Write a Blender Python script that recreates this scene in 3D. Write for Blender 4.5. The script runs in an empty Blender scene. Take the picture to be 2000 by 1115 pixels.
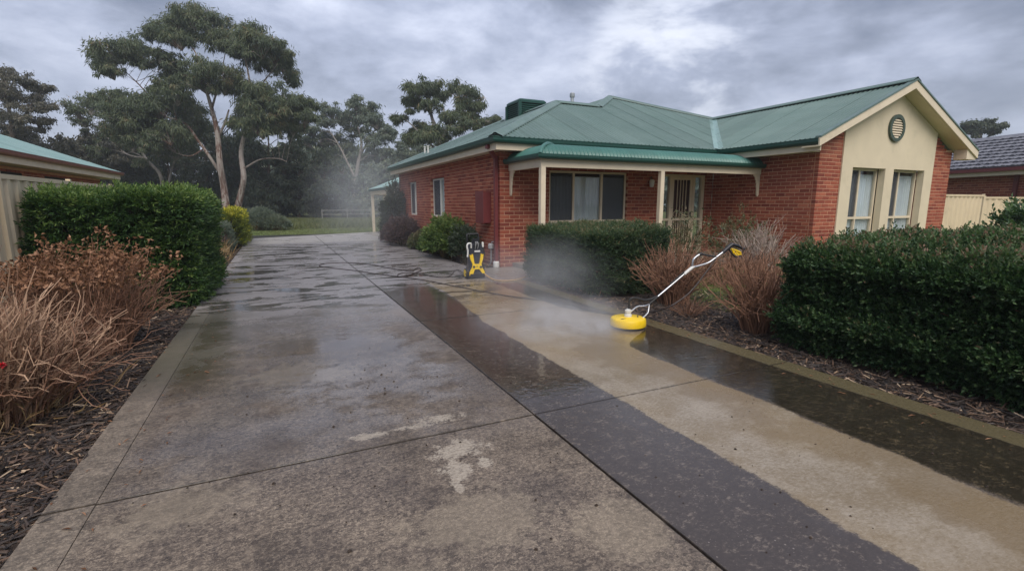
import bpy, math, random
import numpy as np
from math import radians, sin, cos, pi, sqrt, atan2
rnd = random.Random(7)
RNG = np.random.default_rng(11)
S = bpy.context.scene
C = S.collection

# ------------------------------------------------------------------ camera
CAMZ, PITCH, YAW, FPX = 1.5, radians(9.482), radians(25.417), 961.0
cd = bpy.data.cameras.new('camera'); cam = bpy.data.objects.new('camera', cd); C.objects.link(cam)
cam.location = (0, 0, CAMZ); cam.rotation_euler = (radians(90) - PITCH, 0, -YAW)
cd.sensor_width = 36.0; cd.lens = FPX / 2000 * 36; cd.clip_start = 0.05; cd.clip_end = 4000
S.camera = cam

# ------------------------------------------------------------------ render / view
S.view_settings.view_transform = 'Standard'; S.view_settings.look = 'None'
S.view_settings.gamma = 1.0; S.view_settings.use_curve_mapping = False
S.view_settings.exposure = 1.1
S.render.engine = 'CYCLES'
S.cycles.max_bounces = 6; S.cycles.diffuse_bounces = 3; S.cycles.glossy_bounces = 3
S.cycles.transmission_bounces = 4; S.cycles.transparent_max_bounces = 16; S.cycles.volume_bounces = 1

# ------------------------------------------------------------------ node helper
class NT:
    def __init__(s, tree): s.t = tree; tree.nodes.clear()
    def node(s, typ, **kw):
        n = s.t.nodes.new(typ)
        for k, v in kw.items(): setattr(n, k, v)
        return n
    def put(s, sock, v):
        if v is None: return
        if hasattr(v, 'is_output'): s.t.links.new(v, sock)
        elif isinstance(v, (tuple, list)) and sock.type == 'RGBA': sock.default_value = tuple(v) + ((1,) if len(v) == 3 else ())
        else: sock.default_value = v
    def m(s, op, a, b=None, c=None, clamp=False):
        n = s.node('ShaderNodeMath', operation=op, use_clamp=clamp)
        for i, v in enumerate((a, b, c)): s.put(n.inputs[i], v)
        return n.outputs[0]
    def add(s, a, b): return s.m('ADD', a, b)
    def sub(s, a, b): return s.m('SUBTRACT', a, b)
    def mul(s, a, b): return s.m('MULTIPLY', a, b)
    def mx(s, a, b): return s.m('MAXIMUM', a, b)
    def mn(s, a, b): return s.m('MINIMUM', a, b)
    def step(s, v, lo, hi):
        n = s.node('ShaderNodeMapRange', interpolation_type='SMOOTHSTEP')
        s.put(n.inputs[0], v); s.put(n.inputs[1], lo); s.put(n.inputs[2], hi); return n.outputs[0]
    def rng(s, v, a, b, c, d):
        n = s.node('ShaderNodeMapRange')
        for i, x in enumerate((v, a, b, c, d)): s.put(n.inputs[i], x)
        return n.outputs[0]
    def noise(s, vec, scale, det=3, rough=.55, dist=0, out=0):
        n = s.node('ShaderNodeTexNoise'); s.put(n.inputs['Vector'], vec); s.put(n.inputs['Scale'], scale)
        s.put(n.inputs['Detail'], det); s.put(n.inputs['Roughness'], rough); s.put(n.inputs['Distortion'], dist); return n.outputs[out]
    def vor(s, vec, scale, feat='F1', rand=1.0, out='Distance'):
        n = s.node('ShaderNodeTexVoronoi', feature=feat); s.put(n.inputs['Vector'], vec); s.put(n.inputs['Scale'], scale)
        s.put(n.inputs['Randomness'], rand); return n.outputs[out]
    def mix(s, f, a, b, mode='MIX'):
        n = s.node('ShaderNodeMix', data_type='RGBA', blend_type=mode); n.clamp_factor = True
        s.put(n.inputs[0], f); s.put(n.inputs[6], a); s.put(n.inputs[7], b); return n.outputs[2]
    def mixf(s, f, a, b):
        n = s.node('ShaderNodeMix', data_type='FLOAT'); s.put(n.inputs[0], f); s.put(n.inputs[2], a); s.put(n.inputs[3], b); return n.outputs[0]
    def ramp(s, f, stops):
        n = s.node('ShaderNodeValToRGB'); e = n.color_ramp.elements
        while len(e) < len(stops): e.new(.5)
        for el, (p, c) in zip(e, stops): el.position = p; el.color = tuple(c) + (1,)
        s.put(n.inputs[0], f); return n.outputs[0]
    def pos(s): return s.node('ShaderNodeNewGeometry').outputs['Position']
    def xyz(s, v):
        n = s.node('ShaderNodeSeparateXYZ'); s.put(n.inputs[0], v); return n.outputs
    def comb(s, x, y, z):
        n = s.node('ShaderNodeCombineXYZ')
        for i, v in enumerate((x, y, z)): s.put(n.inputs[i], v)
        return n.outputs[0]
    def vm(s, op, a, b):
        n = s.node('ShaderNodeVectorMath', operation=op); s.put(n.inputs[0], a); s.put(n.inputs[1], b); return n.outputs[0]
    def attr(s, name, out='Fac'):
        n = s.node('ShaderNodeAttribute', attribute_name=name); return n.outputs[out]
    def bump(s, h, strength=.3, dist=.01, nrm=None):
        n = s.node('ShaderNodeBump'); s.put(n.inputs['Height'], h); s.put(n.inputs['Strength'], strength); s.put(n.inputs['Distance'], dist)
        if nrm is not None: s.put(n.inputs['Normal'], nrm)
        return n.outputs[0]
    def bsdf(s, col, rough=.5, metal=0., spec=.5, nrm=None, out=True, **kw):
        n = s.node('ShaderNodeBsdfPrincipled')
        s.put(n.inputs['Base Color'], col); s.put(n.inputs['Roughness'], rough); s.put(n.inputs['Metallic'], metal)
        s.put(n.inputs['Specular IOR Level'], spec)
        if nrm is not None: s.put(n.inputs['Normal'], nrm)
        for k, v in kw.items(): s.put(n.inputs[k], v)
        if out: s.out(n.outputs[0])
        return n.outputs[0]
    def out(s, sh, vol=None):
        o = s.node('ShaderNodeOutputMaterial')
        if sh is not None: s.t.links.new(sh, o.inputs[0])
        if vol is not None: s.t.links.new(vol, o.inputs[1])

def mat(name, fn):
    m = bpy.data.materials.new(name); m.use_nodes = True; fn(NT(m.node_tree)); return m
def grained(name, col, rough=.5, metal=0., var=.18, scale=9., bump=.08, bscale=60., spec=.5, dirt=None):
    def f(n):
        p = n.pos(); a = n.noise(p, scale, 4); b = n.noise(p, bscale, 3)
        k = n.rng(a, .25, .75, 1 - var, 1 + var)
        c = n.mix(1.0, col, n.comb(k, k, k), 'MULTIPLY')
        if dirt: c = n.mix(n.mul(n.step(n.noise(p, 2.3, 6, .65), .5, .75), .55), c, dirt)
        n.bsdf(c, n.rng(b, .2, .8, max(rough - .1, .02), rough + .12), metal, spec, n.bump(b, bump, .004))
    return mat(name, f)

# ------------------------------------------------------------------ sky and sun
SUN_EL, SUN_AZ = radians(50), radians(192)      # azimuth clockwise from +Y: behind the camera, a little left
W = bpy.data.worlds.new('World'); S.world = W; W.use_nodes = True
SKYX = 2.4
_gx, _gy = (1290 - 1000) / FPX, (557.5 - 140) / FPX
GAP = np.array([sin(YAW) * cos(PITCH), cos(YAW) * cos(PITCH), -sin(PITCH)]) + _gx * np.array([cos(YAW), -sin(YAW), 0]) + _gy * np.array([sin(YAW) * sin(PITCH), cos(YAW) * sin(PITCH), cos(PITCH)])
GAP = tuple(float(v) for v in GAP / np.linalg.norm(GAP))
def sky_nodes(n):
    d = n.node('ShaderNodeTexCoord').outputs['Generated']
    x, y, z = n.xyz(d)
    zz = n.mx(z, .0); q = n.add(zz, .20)
    q3 = n.comb(n.mul(x, 1.0), n.mul(y, 1.0), n.mul(z, 2.3)); q3 = n.vm('ADD', q3, (SKYX, 1.7, .35))
    big = n.noise(q3, 1.7, 3, .5, .2); mid = n.noise(q3, 4.2, 6, .60, .25); fine = n.noise(q3, 11.0, 5, .6, .3)
    f = n.add(n.mul(big, .52), n.add(n.mul(mid, .36), n.mul(fine, .12)))
    f = n.add(f, n.mul(.055, n.sub(.34, n.mn(zz, .8))))
    col = n.ramp(n.rng(f, .398, .675, 0, 1), [(0, (.085, .103, .148)), (.30, (.148, .168, .222)), (.52, (.220, .245, .318)), (.75, (.305, .330, .410)), (1, (.42, .445, .52))])
    # thin place in the cloud where the sun almost breaks through
    dd = n.node('ShaderNodeVectorMath', operation='DOT_PRODUCT'); n.put(dd.inputs[0], d); n.put(dd.inputs[1], GAP); gl = n.mul(n.step(dd.outputs['Value'], .984, 1.0), n.step(n.add(mid, n.mul(fine, .5)), .62, .86)); col = n.mix(n.mul(gl, .5), col, (.52, .535, .575))
    # paler, flatter air close to the horizon, and the overcast zenith brighter than the horizon
    col = n.mix(n.mul(n.m('POWER', n.sub(1, zz), 9.0), .6), col, (.30, .315, .36))
    k = n.rng(zz, .2, 1.0, 1.0, 1.7); col = n.mix(1.0, col, n.comb(k, k, k), 'MULTIPLY')
    # below the horizon: ground colour
    col = n.mix(n.step(z, -.02, -.06), col, (.12, .115, .10))
    bg = n.node('ShaderNodeBackground'); n.put(bg.inputs[0], col); bg.inputs[1].default_value = 1.0
    st = n.node('ShaderNodeTexSky', sky_type='NISHITA'); st.sun_disc = False; st.sun_elevation = SUN_EL; st.sun_rotation = SUN_AZ
    b2 = n.node('ShaderNodeBackground'); n.put(b2.inputs[0], st.outputs[0]); b2.inputs[1].default_value = .06
    mx = n.node('ShaderNodeMixShader'); mx.inputs[0].default_value = .93
    n.t.links.new(b2.outputs[0], mx.inputs[1]); n.t.links.new(bg.outputs[0], mx.inputs[2])
    o = n.node('ShaderNodeOutputWorld'); n.t.links.new(mx.outputs[0], o.inputs[0])
sky_nodes(NT(W.node_tree))
ld = bpy.data.lights.new('sun', 'SUN'); ld.energy = 1.5; ld.angle = radians(50); ld.color = (1, .94, .85)
sun = bpy.data.objects.new('sun', ld); C.objects.link(sun)
sun.rotation_euler = (radians(90) - SUN_EL, 0, pi - SUN_AZ)
sun.location = (-20, -30, 40)

# ------------------------------------------------------------------ geometry helpers
ORG = {}
def _link(o, parent=None, org=(0, 0, 0)):
    C.objects.link(o); ORG[o.name] = np.array(org, float)
    if parent is not None: o.parent = parent
    return o
def tag(o, label=None, cat=None, group=None, kind=None):
    if label: o['label'] = label
    if cat: o['category'] = cat
    if group: o['group'] = group
    if kind: o['kind'] = kind
    return o
def thing(name, label, cat, loc=(0, 0, 0), group=None):
    o = bpy.data.objects.new(name, None); o.empty_display_size = .2; o.location = loc
    _link(o, None, loc); return tag(o, label, cat, group)
def mesh_from(name, V, polys_n, loops, mat_, smooth=False, attr=None):
    """V (N,3); loops flat int array; polys_n per-face vertex counts"""
    me = bpy.data.meshes.new(name); V = np.asarray(V, np.float32)
    me.vertices.add(len(V)); me.vertices.foreach_set('co', V.ravel())
    loops = np.asarray(loops, np.int32).ravel(); polys_n = np.asarray(polys_n, np.int32)
    me.loops.add(len(loops)); me.loops.foreach_set('vertex_index', loops)
    me.polygons.add(len(polys_n)); st = np.zeros(len(polys_n), np.int32); st[1:] = np.cumsum(polys_n)[:-1]
    me.polygons.foreach_set('loop_start', st)
    me.polygons.foreach_set('use_smooth', np.full(len(polys_n), bool(smooth)))
    if attr is not None:
        a = me.attributes.new('v', 'FLOAT', 'POINT'); a.data.foreach_set('value', np.asarray(attr, np.float32).ravel())
    me.update(calc_edges=True)
    if mat_ is not None: me.materials.append(mat_)
    return me
def add_mesh(name, me, parent=None, loc=None):
    o = bpy.data.objects.new(name, me)
    org = ORG[parent.name] if parent is not None else np.zeros(3)
    _link(o, parent, org if loc is None else loc)
    if loc is not None: o.location = tuple(np.asarray(loc, float) - org)
    return o
def np_obj(name, V, polys_n, loops, mat_, parent=None, smooth=False, attr=None, loc=None):
    org = np.asarray(loc if (parent is None and loc is not None) else (ORG[parent.name] if parent is not None else (0, 0, 0)), float)
    o = add_mesh(name, mesh_from(name, np.asarray(V) - org, polys_n, loops, mat_, smooth, attr), parent)
    if parent is None: o.location = tuple(org); ORG[o.name] = org
    return o
class MB:
    def __init__(s): s.v = []; s.f = []
    def poly(s, pts, faces):
        b = len(s.v); s.v += [tuple(map(float, p)) for p in pts]; s.f += [[b + i for i in f] for f in faces]; return s
    def hexa(s, c): return s.poly(c, [(0, 3, 2, 1), (4, 5, 6, 7), (0, 1, 5, 4), (1, 2, 6, 5), (2, 3, 7, 6), (3, 0, 4, 7)])
    def box(s, x0, x1, y0, y1, z0, z1):
        return s.hexa([(x0, y0, z0), (x1, y0, z0), (x1, y1, z0), (x0, y1, z0), (x0, y0, z1), (x1, y0, z1), (x1, y1, z1), (x0, y1, z1)])
    def fbox(s, fr, u0, u1, z0, z1, d0, d1):
        """box in a wall frame fr=(O,U,N): u along wall, z up, d outward"""
        O, U, N = fr
        P = lambda u, z, d: tuple(O + U * u + N * d + np.array([0, 0, z]))
        return s.hexa([P(u0, z0, d1), P(u1, z0, d1), P(u1, z0, d0), P(u0, z0, d0), P(u0, z1, d1), P(u1, z1, d1), P(u1, z1, d0), P(u0, z1, d0)])
    def bbox(s, x0, x1, y0, y1, z0, z1, b=.01):
        """box with bevelled vertical and top edges"""
        def ring(i, z): return [(x0 + i + b, y0 + i, z), (x1 - i - b, y0 + i, z), (x1 - i, y0 + i + b, z), (x1 - i, y1 - i - b, z), (x1 - i - b, y1 - i, z), (x0 + i + b, y1 - i, z), (x0 + i, y1 - i - b, z), (x0 + i, y0 + i + b, z)]
        r = ring(0, z0) + ring(0, z1 - b) + ring(b, z1); f = [tuple(range(7, -1, -1)), tuple(range(16, 24))]
        for k in (0, 8):
            for i in range(8): f.append((k + i, k + (i + 1) % 8, k + 8 + (i + 1) % 8, k + 8 + i))
        return s.poly(r, f)
    def prism(s, pts, ext):
        """polygon (list of 3-D points) extruded by vector ext"""
        n = len(pts); a = [np.array(p, float) for p in pts]; e = np.array(ext, float)
        f = [tuple(range(n - 1, -1, -1)), tuple(range(n, 2 * n))] + [(i, (i + 1) % n, n + (i + 1) % n, n + i) for i in range(n)]
        return s.poly(a + [p + e for p in a], f)
    def tube(s, pts, r, k=8, caps=True):
        P = [np.array(p, float) for p in pts]; n = len(P); R = r if isinstance(r, (list, tuple)) else [r] * n
        b = len(s.v); up = None
        for i in range(n):
            t = P[min(i + 1, n - 1)] - P[max(i - 1, 0)]; t /= (np.linalg.norm(t) + 1e-9)
            if up is None: up = np.array([0, 0, 1.]) if abs(t[2]) < .9 else np.array([1., 0, 0])
            u = np.cross(t, up); u /= (np.linalg.norm(u) + 1e-9); w = np.cross(u, t); up = w
            for j in range(k): s.v.append(tuple(P[i] + R[i] * (u * cos(2 * pi * j / k) + w * sin(2 * pi * j / k))))
        for i in range(n - 1):
            for j in range(k): s.f.append([b + i * k + j, b + i * k + (j + 1) % k, b + (i + 1) * k + (j + 1) % k, b + (i + 1) * k + j])
        if caps: s.f.append([b + j for j in range(k - 1, -1, -1)]); s.f.append([b + (n - 1) * k + j for j in range(k)])
        return s
    def lathe(s, c, prof, k=32, ax='z'):
        b = len(s.v); c = np.array(c, float)
        for r, h in prof:
            for j in range(k):
                a = 2 * pi * j / k; p = {'z': (r * cos(a), r * sin(a), h), 'y': (r * cos(a), h, r * sin(a)), 'x': (h, r * cos(a), r * sin(a))}[ax]
                s.v.append(tuple(c + np.array(p)))
        for i in range(len(prof) - 1):
            for j in range(k): s.f.append([b + i * k + j, b + i * k + (j + 1) % k, b + (i + 1) * k + (j + 1) % k, b + (i + 1) * k + j])
        s.f.append([b + j for j in range(k - 1, -1, -1)]); s.f.append([b + (len(prof) - 1) * k + j for j in range(k)]); return s
    def build(s, name, m, parent=None, smooth=False, loc=None, label=None, kind=None):
        o = np_obj(name, np.array(s.v), [len(f) for f in s.f], [i for f in s.f for i in f], m, parent, smooth, None, loc)
        if smooth:
            try: o.data.set_sharp_from_angle(angle=radians(38))
            except Exception: pass
        if label: o['label'] = label
        if kind: o['kind'] = kind
        return o
def spline(pts, n=8):
    P = [np.array(p, float) for p in pts]; P = [2 * P[0] - P[1]] + P + [2 * P[-1] - P[-2]]; out = []
    for i in range(1, len(P) - 2):
        for t in np.linspace(0, 1, n, endpoint=False):
            a, b, c, d = P[i - 1:i + 3]
            out.append(.5 * (2 * b + (c - a) * t + (2 * a - 5 * b + 4 * c - d) * t * t + (3 * b - a - 3 * c + d) * t ** 3))
    return out + [P[-2]]
# pixel of the 2000-px photograph -> world ray, used to turn measurements into positions
_f = np.array([sin(YAW) * cos(PITCH), cos(YAW) * cos(PITCH), -sin(PITCH)]); _r = np.array([cos(YAW), -sin(YAW), 0.])
_u = np.array([sin(YAW) * sin(PITCH), cos(YAW) * sin(PITCH), cos(PITCH)]); CAM = np.array([0, 0, CAMZ])
def ray(x, y): return _f + _r * (x - 1000) / FPX + _u * (557.5 - y) / FPX
def at(x, y, dep): return CAM + ray(x, y) * dep
def ground(x, y, z=0.):
    v = ray(x, y); return CAM + v * ((z - CAMZ) / v[2])
def on_plane(x, y, P0, N):
    v = ray(x, y); return CAM + v * (np.dot(np.asarray(P0) - CAM, N) / np.dot(v, N))
def depth(p): return float(np.dot(np.asarray(p) - CAM, _f))
def seg_tubes(P, R, k=3):
    """P (N,K,3) polylines, R (N,K) radii -> verts, faces counts, loops"""
    N, K, _ = P.shape; T = np.gradient(P, axis=1); T /= (np.linalg.norm(T, axis=2, keepdims=True) + 1e-9)
    ref = np.where(np.abs(T[..., 2:3]) < .9, np.array([0, 0, 1.]), np.array([1., 0, 0]))
    U = np.cross(T, ref); U /= (np.linalg.norm(U, axis=2, keepdims=True) + 1e-9); Wv = np.cross(U, T)
    a = np.arange(k) * 2 * pi / k
    V = P[:, :, None, :] + R[:, :, None, None] * (U[:, :, None, :] * np.cos(a)[None, None, :, None] + Wv[:, :, None, :] * np.sin(a)[None, None, :, None])
    idx = np.arange(N * K * k).reshape(N, K, k)
    q = np.stack([idx[:, :-1], np.roll(idx, -1, 2)[:, :-1], np.roll(idx, -1, 2)[:, 1:], idx[:, 1:]], -1).reshape(-1, 4)
    return V.reshape(-1, 3), np.full(len(q), 4), q
def unit(v): return v / (np.linalg.norm(v, axis=-1, keepdims=True) + 1e-9)
def leaves(P, D, L, Wd, v, fold=.0, nj=None):
    """diamond leaves: base P (N,3), axis D, length L, width Wd, value v"""
    N = len(P); D = unit(D); rv = unit(RNG.normal(size=(N, 3)) if nj is None else nj)
    Sd = unit(np.cross(D, rv)); Nn = np.cross(Sd, D)
    L = np.broadcast_to(L, (N,))[:, None]; Wd = np.broadcast_to(Wd, (N,))[:, None]
    mid = P + D * L * .48 + Nn * L * fold
    V = np.stack([P, mid + Sd * Wd * .5, P + D * L, mid - Sd * Wd * .5], 1)
    return V.reshape(-1, 3), np.full(N, 4), np.arange(N * 4).reshape(N, 4), np.repeat(v, 4)
def sprigs(P, A, k, length, leaf, wid, v, spread=.9, vj=.12):
    """k leaves along each axis A from P"""
    N = len(P); A = unit(A); ref = unit(RNG.normal(size=(N, 3))); U = unit(np.cross(A, ref)); Wv = np.cross(A, U)
    t = (np.arange(k) + .5) / k; ph = np.arange(k) * 2.4
    length = np.broadcast_to(length, (N,))
    pos = P[:, None, :] + A[:, None, :] * (t[None, :, None] * length[:, None, None])
    sp = spread * (1.15 - .75 * t)
    dr = A[:, None, :] + sp[None, :, None] * (U[:, None, :] * np.cos(ph)[None, :, None] + Wv[:, None, :] * np.sin(ph)[None, :, None])
    dr = dr + RNG.normal(size=dr.shape) * .22
    vv = np.clip(v[:, None] + RNG.normal(size=(N, k)) * vj + (t[None] - .5) * .18, 0, 1)
    n = N * k
    return leaves(pos.reshape(n, 3), dr.reshape(n, 3), leaf * RNG.uniform(.7, 1.25, n), wid * RNG.uniform(.75, 1.2, n), vv.reshape(n), .08)
def joinarr(*parts):
    V = []; Q = []; A = []; b = 0
    for p in parts: V.append(p[0]); Q.append(p[2] + b); A.append(p[3] if len(p) > 3 else np.zeros(len(p[0]))); b += len(p[0])
    Q = np.concatenate(Q); return np.concatenate(V), np.full(len(Q), 4), Q, np.concatenate(A)

# ------------------------------------------------------------------ materials
def leafmat(name, stops, trans=.22, rough=.5, spec=.35):
    def f(n):
        c = n.ramp(n.attr('v'), stops)
        a = n.bsdf(c, rough, 0, spec, out=False)
        t = n.node('ShaderNodeBsdfTranslucent'); n.put(t.inputs[0], n.mix(1., c, (1.25, 1.35, .7), 'MULTIPLY'))
        mx = n.node('ShaderNodeMixShader'); mx.inputs[0].default_value = trans
        n.t.links.new(a, mx.inputs[1]); n.t.links.new(t.outputs[0], mx.inputs[2]); n.out(mx.outputs[0])
    return mat(name, f)
M = {}
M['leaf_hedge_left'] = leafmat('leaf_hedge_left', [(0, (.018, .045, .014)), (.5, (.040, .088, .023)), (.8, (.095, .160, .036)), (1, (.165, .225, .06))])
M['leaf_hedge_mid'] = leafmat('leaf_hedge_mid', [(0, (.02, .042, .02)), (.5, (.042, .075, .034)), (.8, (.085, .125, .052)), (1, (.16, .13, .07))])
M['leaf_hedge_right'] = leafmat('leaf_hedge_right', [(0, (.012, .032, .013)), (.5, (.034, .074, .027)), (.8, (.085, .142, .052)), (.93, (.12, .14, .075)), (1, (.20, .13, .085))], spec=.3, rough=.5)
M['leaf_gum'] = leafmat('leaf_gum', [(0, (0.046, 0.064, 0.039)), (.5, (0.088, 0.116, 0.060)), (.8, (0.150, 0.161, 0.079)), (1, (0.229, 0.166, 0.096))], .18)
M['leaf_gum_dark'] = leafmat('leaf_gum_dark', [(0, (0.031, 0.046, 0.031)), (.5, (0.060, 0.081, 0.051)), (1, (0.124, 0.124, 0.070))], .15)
M['leaf_brownish'] = leafmat('leaf_brownish', [(0, (0.053, 0.053, 0.042)), (.5, (0.091, 0.088, 0.064)), (1, (0.176, 0.150, 0.105))], .15)
M['leaf_grey'] = leafmat('leaf_grey', [(0, (0.070, 0.099, 0.081)), (.5, (0.124, 0.155, 0.116)), (1, (0.194, 0.202, 0.131))], .18)
M['leaf_silver'] = leafmat('leaf_silver', [(0, (.06, .085, .065)), (.5, (.10, .13, .10)), (1, (.17, .19, .14))])
M['leaf_yellow'] = leafmat('leaf_yellow', [(0, (.05, .075, .015)), (.45, (.14, .17, .02)), (.8, (.42, .38, .03)), (1, (.55, .48, .05))])
M['leaf_bright'] = leafmat('leaf_bright', [(0, (.035, .07, .02)), (.5, (.08, .135, .035)), (1, (.19, .23, .07))])
M['leaf_climber'] = leafmat('leaf_climber', [(0, (.015, .028, .016)), (.5, (.03, .05, .028)), (1, (.085, .10, .07))])
M['leaf_maroon'] = leafmat('leaf_maroon', [(0, (.035, .022, .024)), (.5, (.075, .045, .048)), (1, (.13, .085, .075))])
M['leaf_glossy'] = leafmat('leaf_glossy', [(0, (.015, .04, .014)), (.5, (.035, .08, .025)), (1, (.09, .15, .05))], spec=.6, rough=.35)
M['leaf_dead'] = leafmat('leaf_dead', [(0, (.09, .045, .026)), (.5, (.22, .11, .062)), (1, (.38, .22, .14))], .12, .8, .1)
M['leaf_rose'] = leafmat('leaf_rose', [(0, (.03, .05, .02)), (.6, (.10, .11, .05)), (1, (.22, .17, .10))])
M['grass_near'] = leafmat('grass_near', [(0, (.05, .085, .02)), (.5, (.12, .16, .045)), (1, (.26, .25, .10))])
M['grass_far'] = leafmat('grass_far', [(0, (.05, .065, .022)), (.5, (.105, .125, .045)), (1, (.2, .19, .09))])
M['grass_dry'] = leafmat('grass_dry', [(0, (.13, .075, .035)), (.5, (.30, .195, .095)), (1, (.50, .38, .23))])
def twigmat(name, a, b):
    def f(n):
        p = n.pos(); r = n.node('ShaderNodeNewGeometry').outputs['Random Per Island']; n.bsdf(n.mix(n.add(n.mul(n.noise(p, 14, 3), .35), n.mul(r, .75)), a, b), .8, 0, .2, n.bump(n.noise(p, 160, 2), .3, .003))
    return mat(name, f)
M['twig_brown'] = twigmat('twig_brown', (.050, .024, .016), (.36, .195, .125))
M['twig_pale'] = twigmat('twig_pale', (.085, .040, .025), (.46, .30, .20))
M['twig_grey'] = twigmat('twig_grey', (.16, .11, .09), (.52, .42, .36))
M['twig_green'] = twigmat('twig_green', (.07, .07, .03), (.18, .13, .07))
M['inner'] = twigmat('light_block_core', (.010, .012, .007), (.022, .02, .012))  # near-black colour of the light-blocking box inside each hedge
def bark(n):
    p = n.pos(); x, y, z = n.xyz(p)
    q = n.comb(n.mul(x, 5), n.mul(y, 5), n.mul(z, .9))
    a = n.noise(q, 1.0, 5, .6, .6); b = n.noise(p, .35, 3)
    peel = n.step(n.add(a, n.mul(n.sub(b, .5), 1.0)), .46, .60)
    low = n.step(z, 6.5, 2.2)
    c = n.mix(peel, (.27, .235, .21), (.12, .07, .052))
    c = n.mix(n.mul(low, n.step(a, .35, .6)), c, (.11, .065, .05))
    n.bsdf(c, .85, 0, .2, n.bump(a, .6, .06))
M['bark'] = mat('eucalypt_bark', bark)
M['bark_dark'] = grained('dark_bark', (.07, .055, .045), .9, var=.5, scale=3, bump=.5, bscale=14, spec=.15)
M['bark_pale'] = grained('pale_bark', (.24, .215, .195), .85, var=.35, scale=1.5, bump=.4, bscale=12, spec=.2)

# concrete: one function of position, so stains run over the joints from slab to slab
BLOBS = [(.48, 3.12, .17, .055), (.74, 3.13, .16, .045), (.95, 3.17, .18, .085), (.90, 2.70, .19, .13), (.83, 2.48, .10, .14), (1.00, 2.50, .05, .08), (.78, 2.33, .04, .08)]
TAN = [(.78, 2.02, .42, .30), (1.38, 1.68, .30, .28), (.30, 1.75, .35, .16), (-.55, 2.75, .35, .30), (.1, 4.6, .6, .4)]
def concrete(n):
    p = n.pos(); X, Y, Z = n.xyz(p)
    n1 = n.noise(p, .55, 4, .55); n2 = n.noise(p, 2.6, 5, .6); n3 = n.noise(p, 11, 4, .65); n4 = n.noise(p, 70, 3, .7); n5 = n.noise(p, 260, 2, .6)
    jx = n.mul(n.sub(n.noise(p, 5, 3), .5), .09); jx2 = n.add(n.mul(n.sub(n.noise(p, 2.2, 3), .5), .13), n.add(n.mul(n.sub(n.noise(p, 26, 3), .5), .06), n.mul(n.sub(n.noise(p, 75, 2), .5), .025)))
    # ---- cleaned strip: pale, ends beyond the cleaner in a broad washed patch
    Lx = n.add(2.31, n.mul(n.step(Y, 5.2, 8.2), .22)); Rx = n.add(3.28, n.mul(n.step(Y, 3.95, 4.75), .80)); Rx = n.sub(Rx, n.mul(n.step(Y, 5.0, 6.2), .42))
    xa = n.add(X, jx2); clean = n.mul(n.step(xa, n.sub(Lx, .015), n.add(Lx, .02)), n.sub(1, n.step(xa, n.sub(Rx, .02), n.add(Rx, .02))))
    clean = n.mul(clean, n.sub(1, n.step(n.add(Y, n.mul(n.sub(n2, .5), 2.2)), 8.2, 9.9)))
    # ---- dark soaked strip between joint and cleaned strip, and right of it up to the edging
    soakL = n.mul(n.step(X, 1.575, 1.60), n.sub(1, n.step(n.add(X, jx), 2.42, 2.52)))
    soakL = n.mul(soakL, n.sub(1, n.step(n.add(Y, n.mul(n.sub(n2, .5), 1.6)), 8.3, 9.3)))
    soakR = n.step(n.add(X, jx), 3.22, 3.34)
    soakR = n.mul(soakR, n.sub(1, n.step(Y, 8.0, 9.2)))
    far = n.step(n.add(Y, n.mul(n.sub(n2, .5), 2.)), 20.0, 20.9)
    # ---- base dirty concrete
    n6 = n.noise(n.comb(n.mul(X, 1.0), n.mul(Y, 1.7), 0), 34, 5, .72, .6)
    grime = n.add(n.mul(n2, .32), n.add(n.mul(n3, .30), n.add(n.mul(n6, .42), n.mul(n4, .20))))
    c = n.mix(n.step(grime, .48, .82), (.042, .031, .025), (.262, .204, .152))
    c = n.mix(n.mul(n.step(n1, .42, .62), .45), c, (.125, .100, .088))
    far_sheen = n.step(Y, 4.6, 9.0); c = n.mix(n.mul(far_sheen, .8), c, n.mix(n.add(n.mul(n3, .6), n.mul(n2, .4)), (.24, .218, .218), (.42, .39, .39)))  # far concrete paled in colour to stand for the sheen of reflected sky
    grain = n.step(n.add(n.mul(n.noise(p, 42, 5, .75), .65), n.mul(n.noise(p, 130, 2, .6), .35)), .50, .57); near = n.sub(1, n.step(Y, 3.2, 6.0)); c = n.mix(n.mul(n.mul(grain, near), n.rng(n2, .3, .65, .15, .80)), c, (.34, .268, .20))
    gdark = n.step(n.noise(n.comb(n.add(X, 7.0), n.mul(Y, 1.5), 0), 30, 5, .75, .5), .52, .58); c = n.mix(n.mul(n.mul(gdark, near), n.rng(n1, .35, .6, .25, .8)), c, (.045, .036, .031))
    # worn and paler patches
    def blobs(lst, rough):
        acc = None
        for (bx, by, rx, ry) in lst:
            dx = n.m('DIVIDE', n.sub(X, bx), rx); dy = n.m('DIVIDE', n.sub(Y, by), ry)
            e = n.sub(1.0, n.m('SQRT', n.add(n.mul(dx, dx), n.mul(dy, dy))))
            acc = e if acc is None else n.mx(acc, e)
        return n.add(acc, n.add(n.mul(n.sub(n3, .5), rough), n.mul(n.sub(n2, .5), rough * .7)))
    pb = n.add(blobs(BLOBS, 2.2), n.mul(n.sub(n4, .5), 1.5)); patch = n.mul(n.mul(n.step(pb, .05, .5), n.rng(n6, .42, .54, .45, 1.0)), .9)
    tan = n.mul(n.step(blobs(TAN, 1.6), .0, .6), .36)
    c = n.mix(tan, c, (.29, .235, .17)); c = n.mix(patch, c, n.mix(n4, (.27, .225, .175), (.47, .405, .33)))
    # mottled lichen specks close to the camera
    speck = n.mul(n.step(n.vor(p, 46), .16, .06), n.step(n3, .5, .68)); c = n.mix(n.mul(speck, .5), c, (.33, .29, .24))
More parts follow.
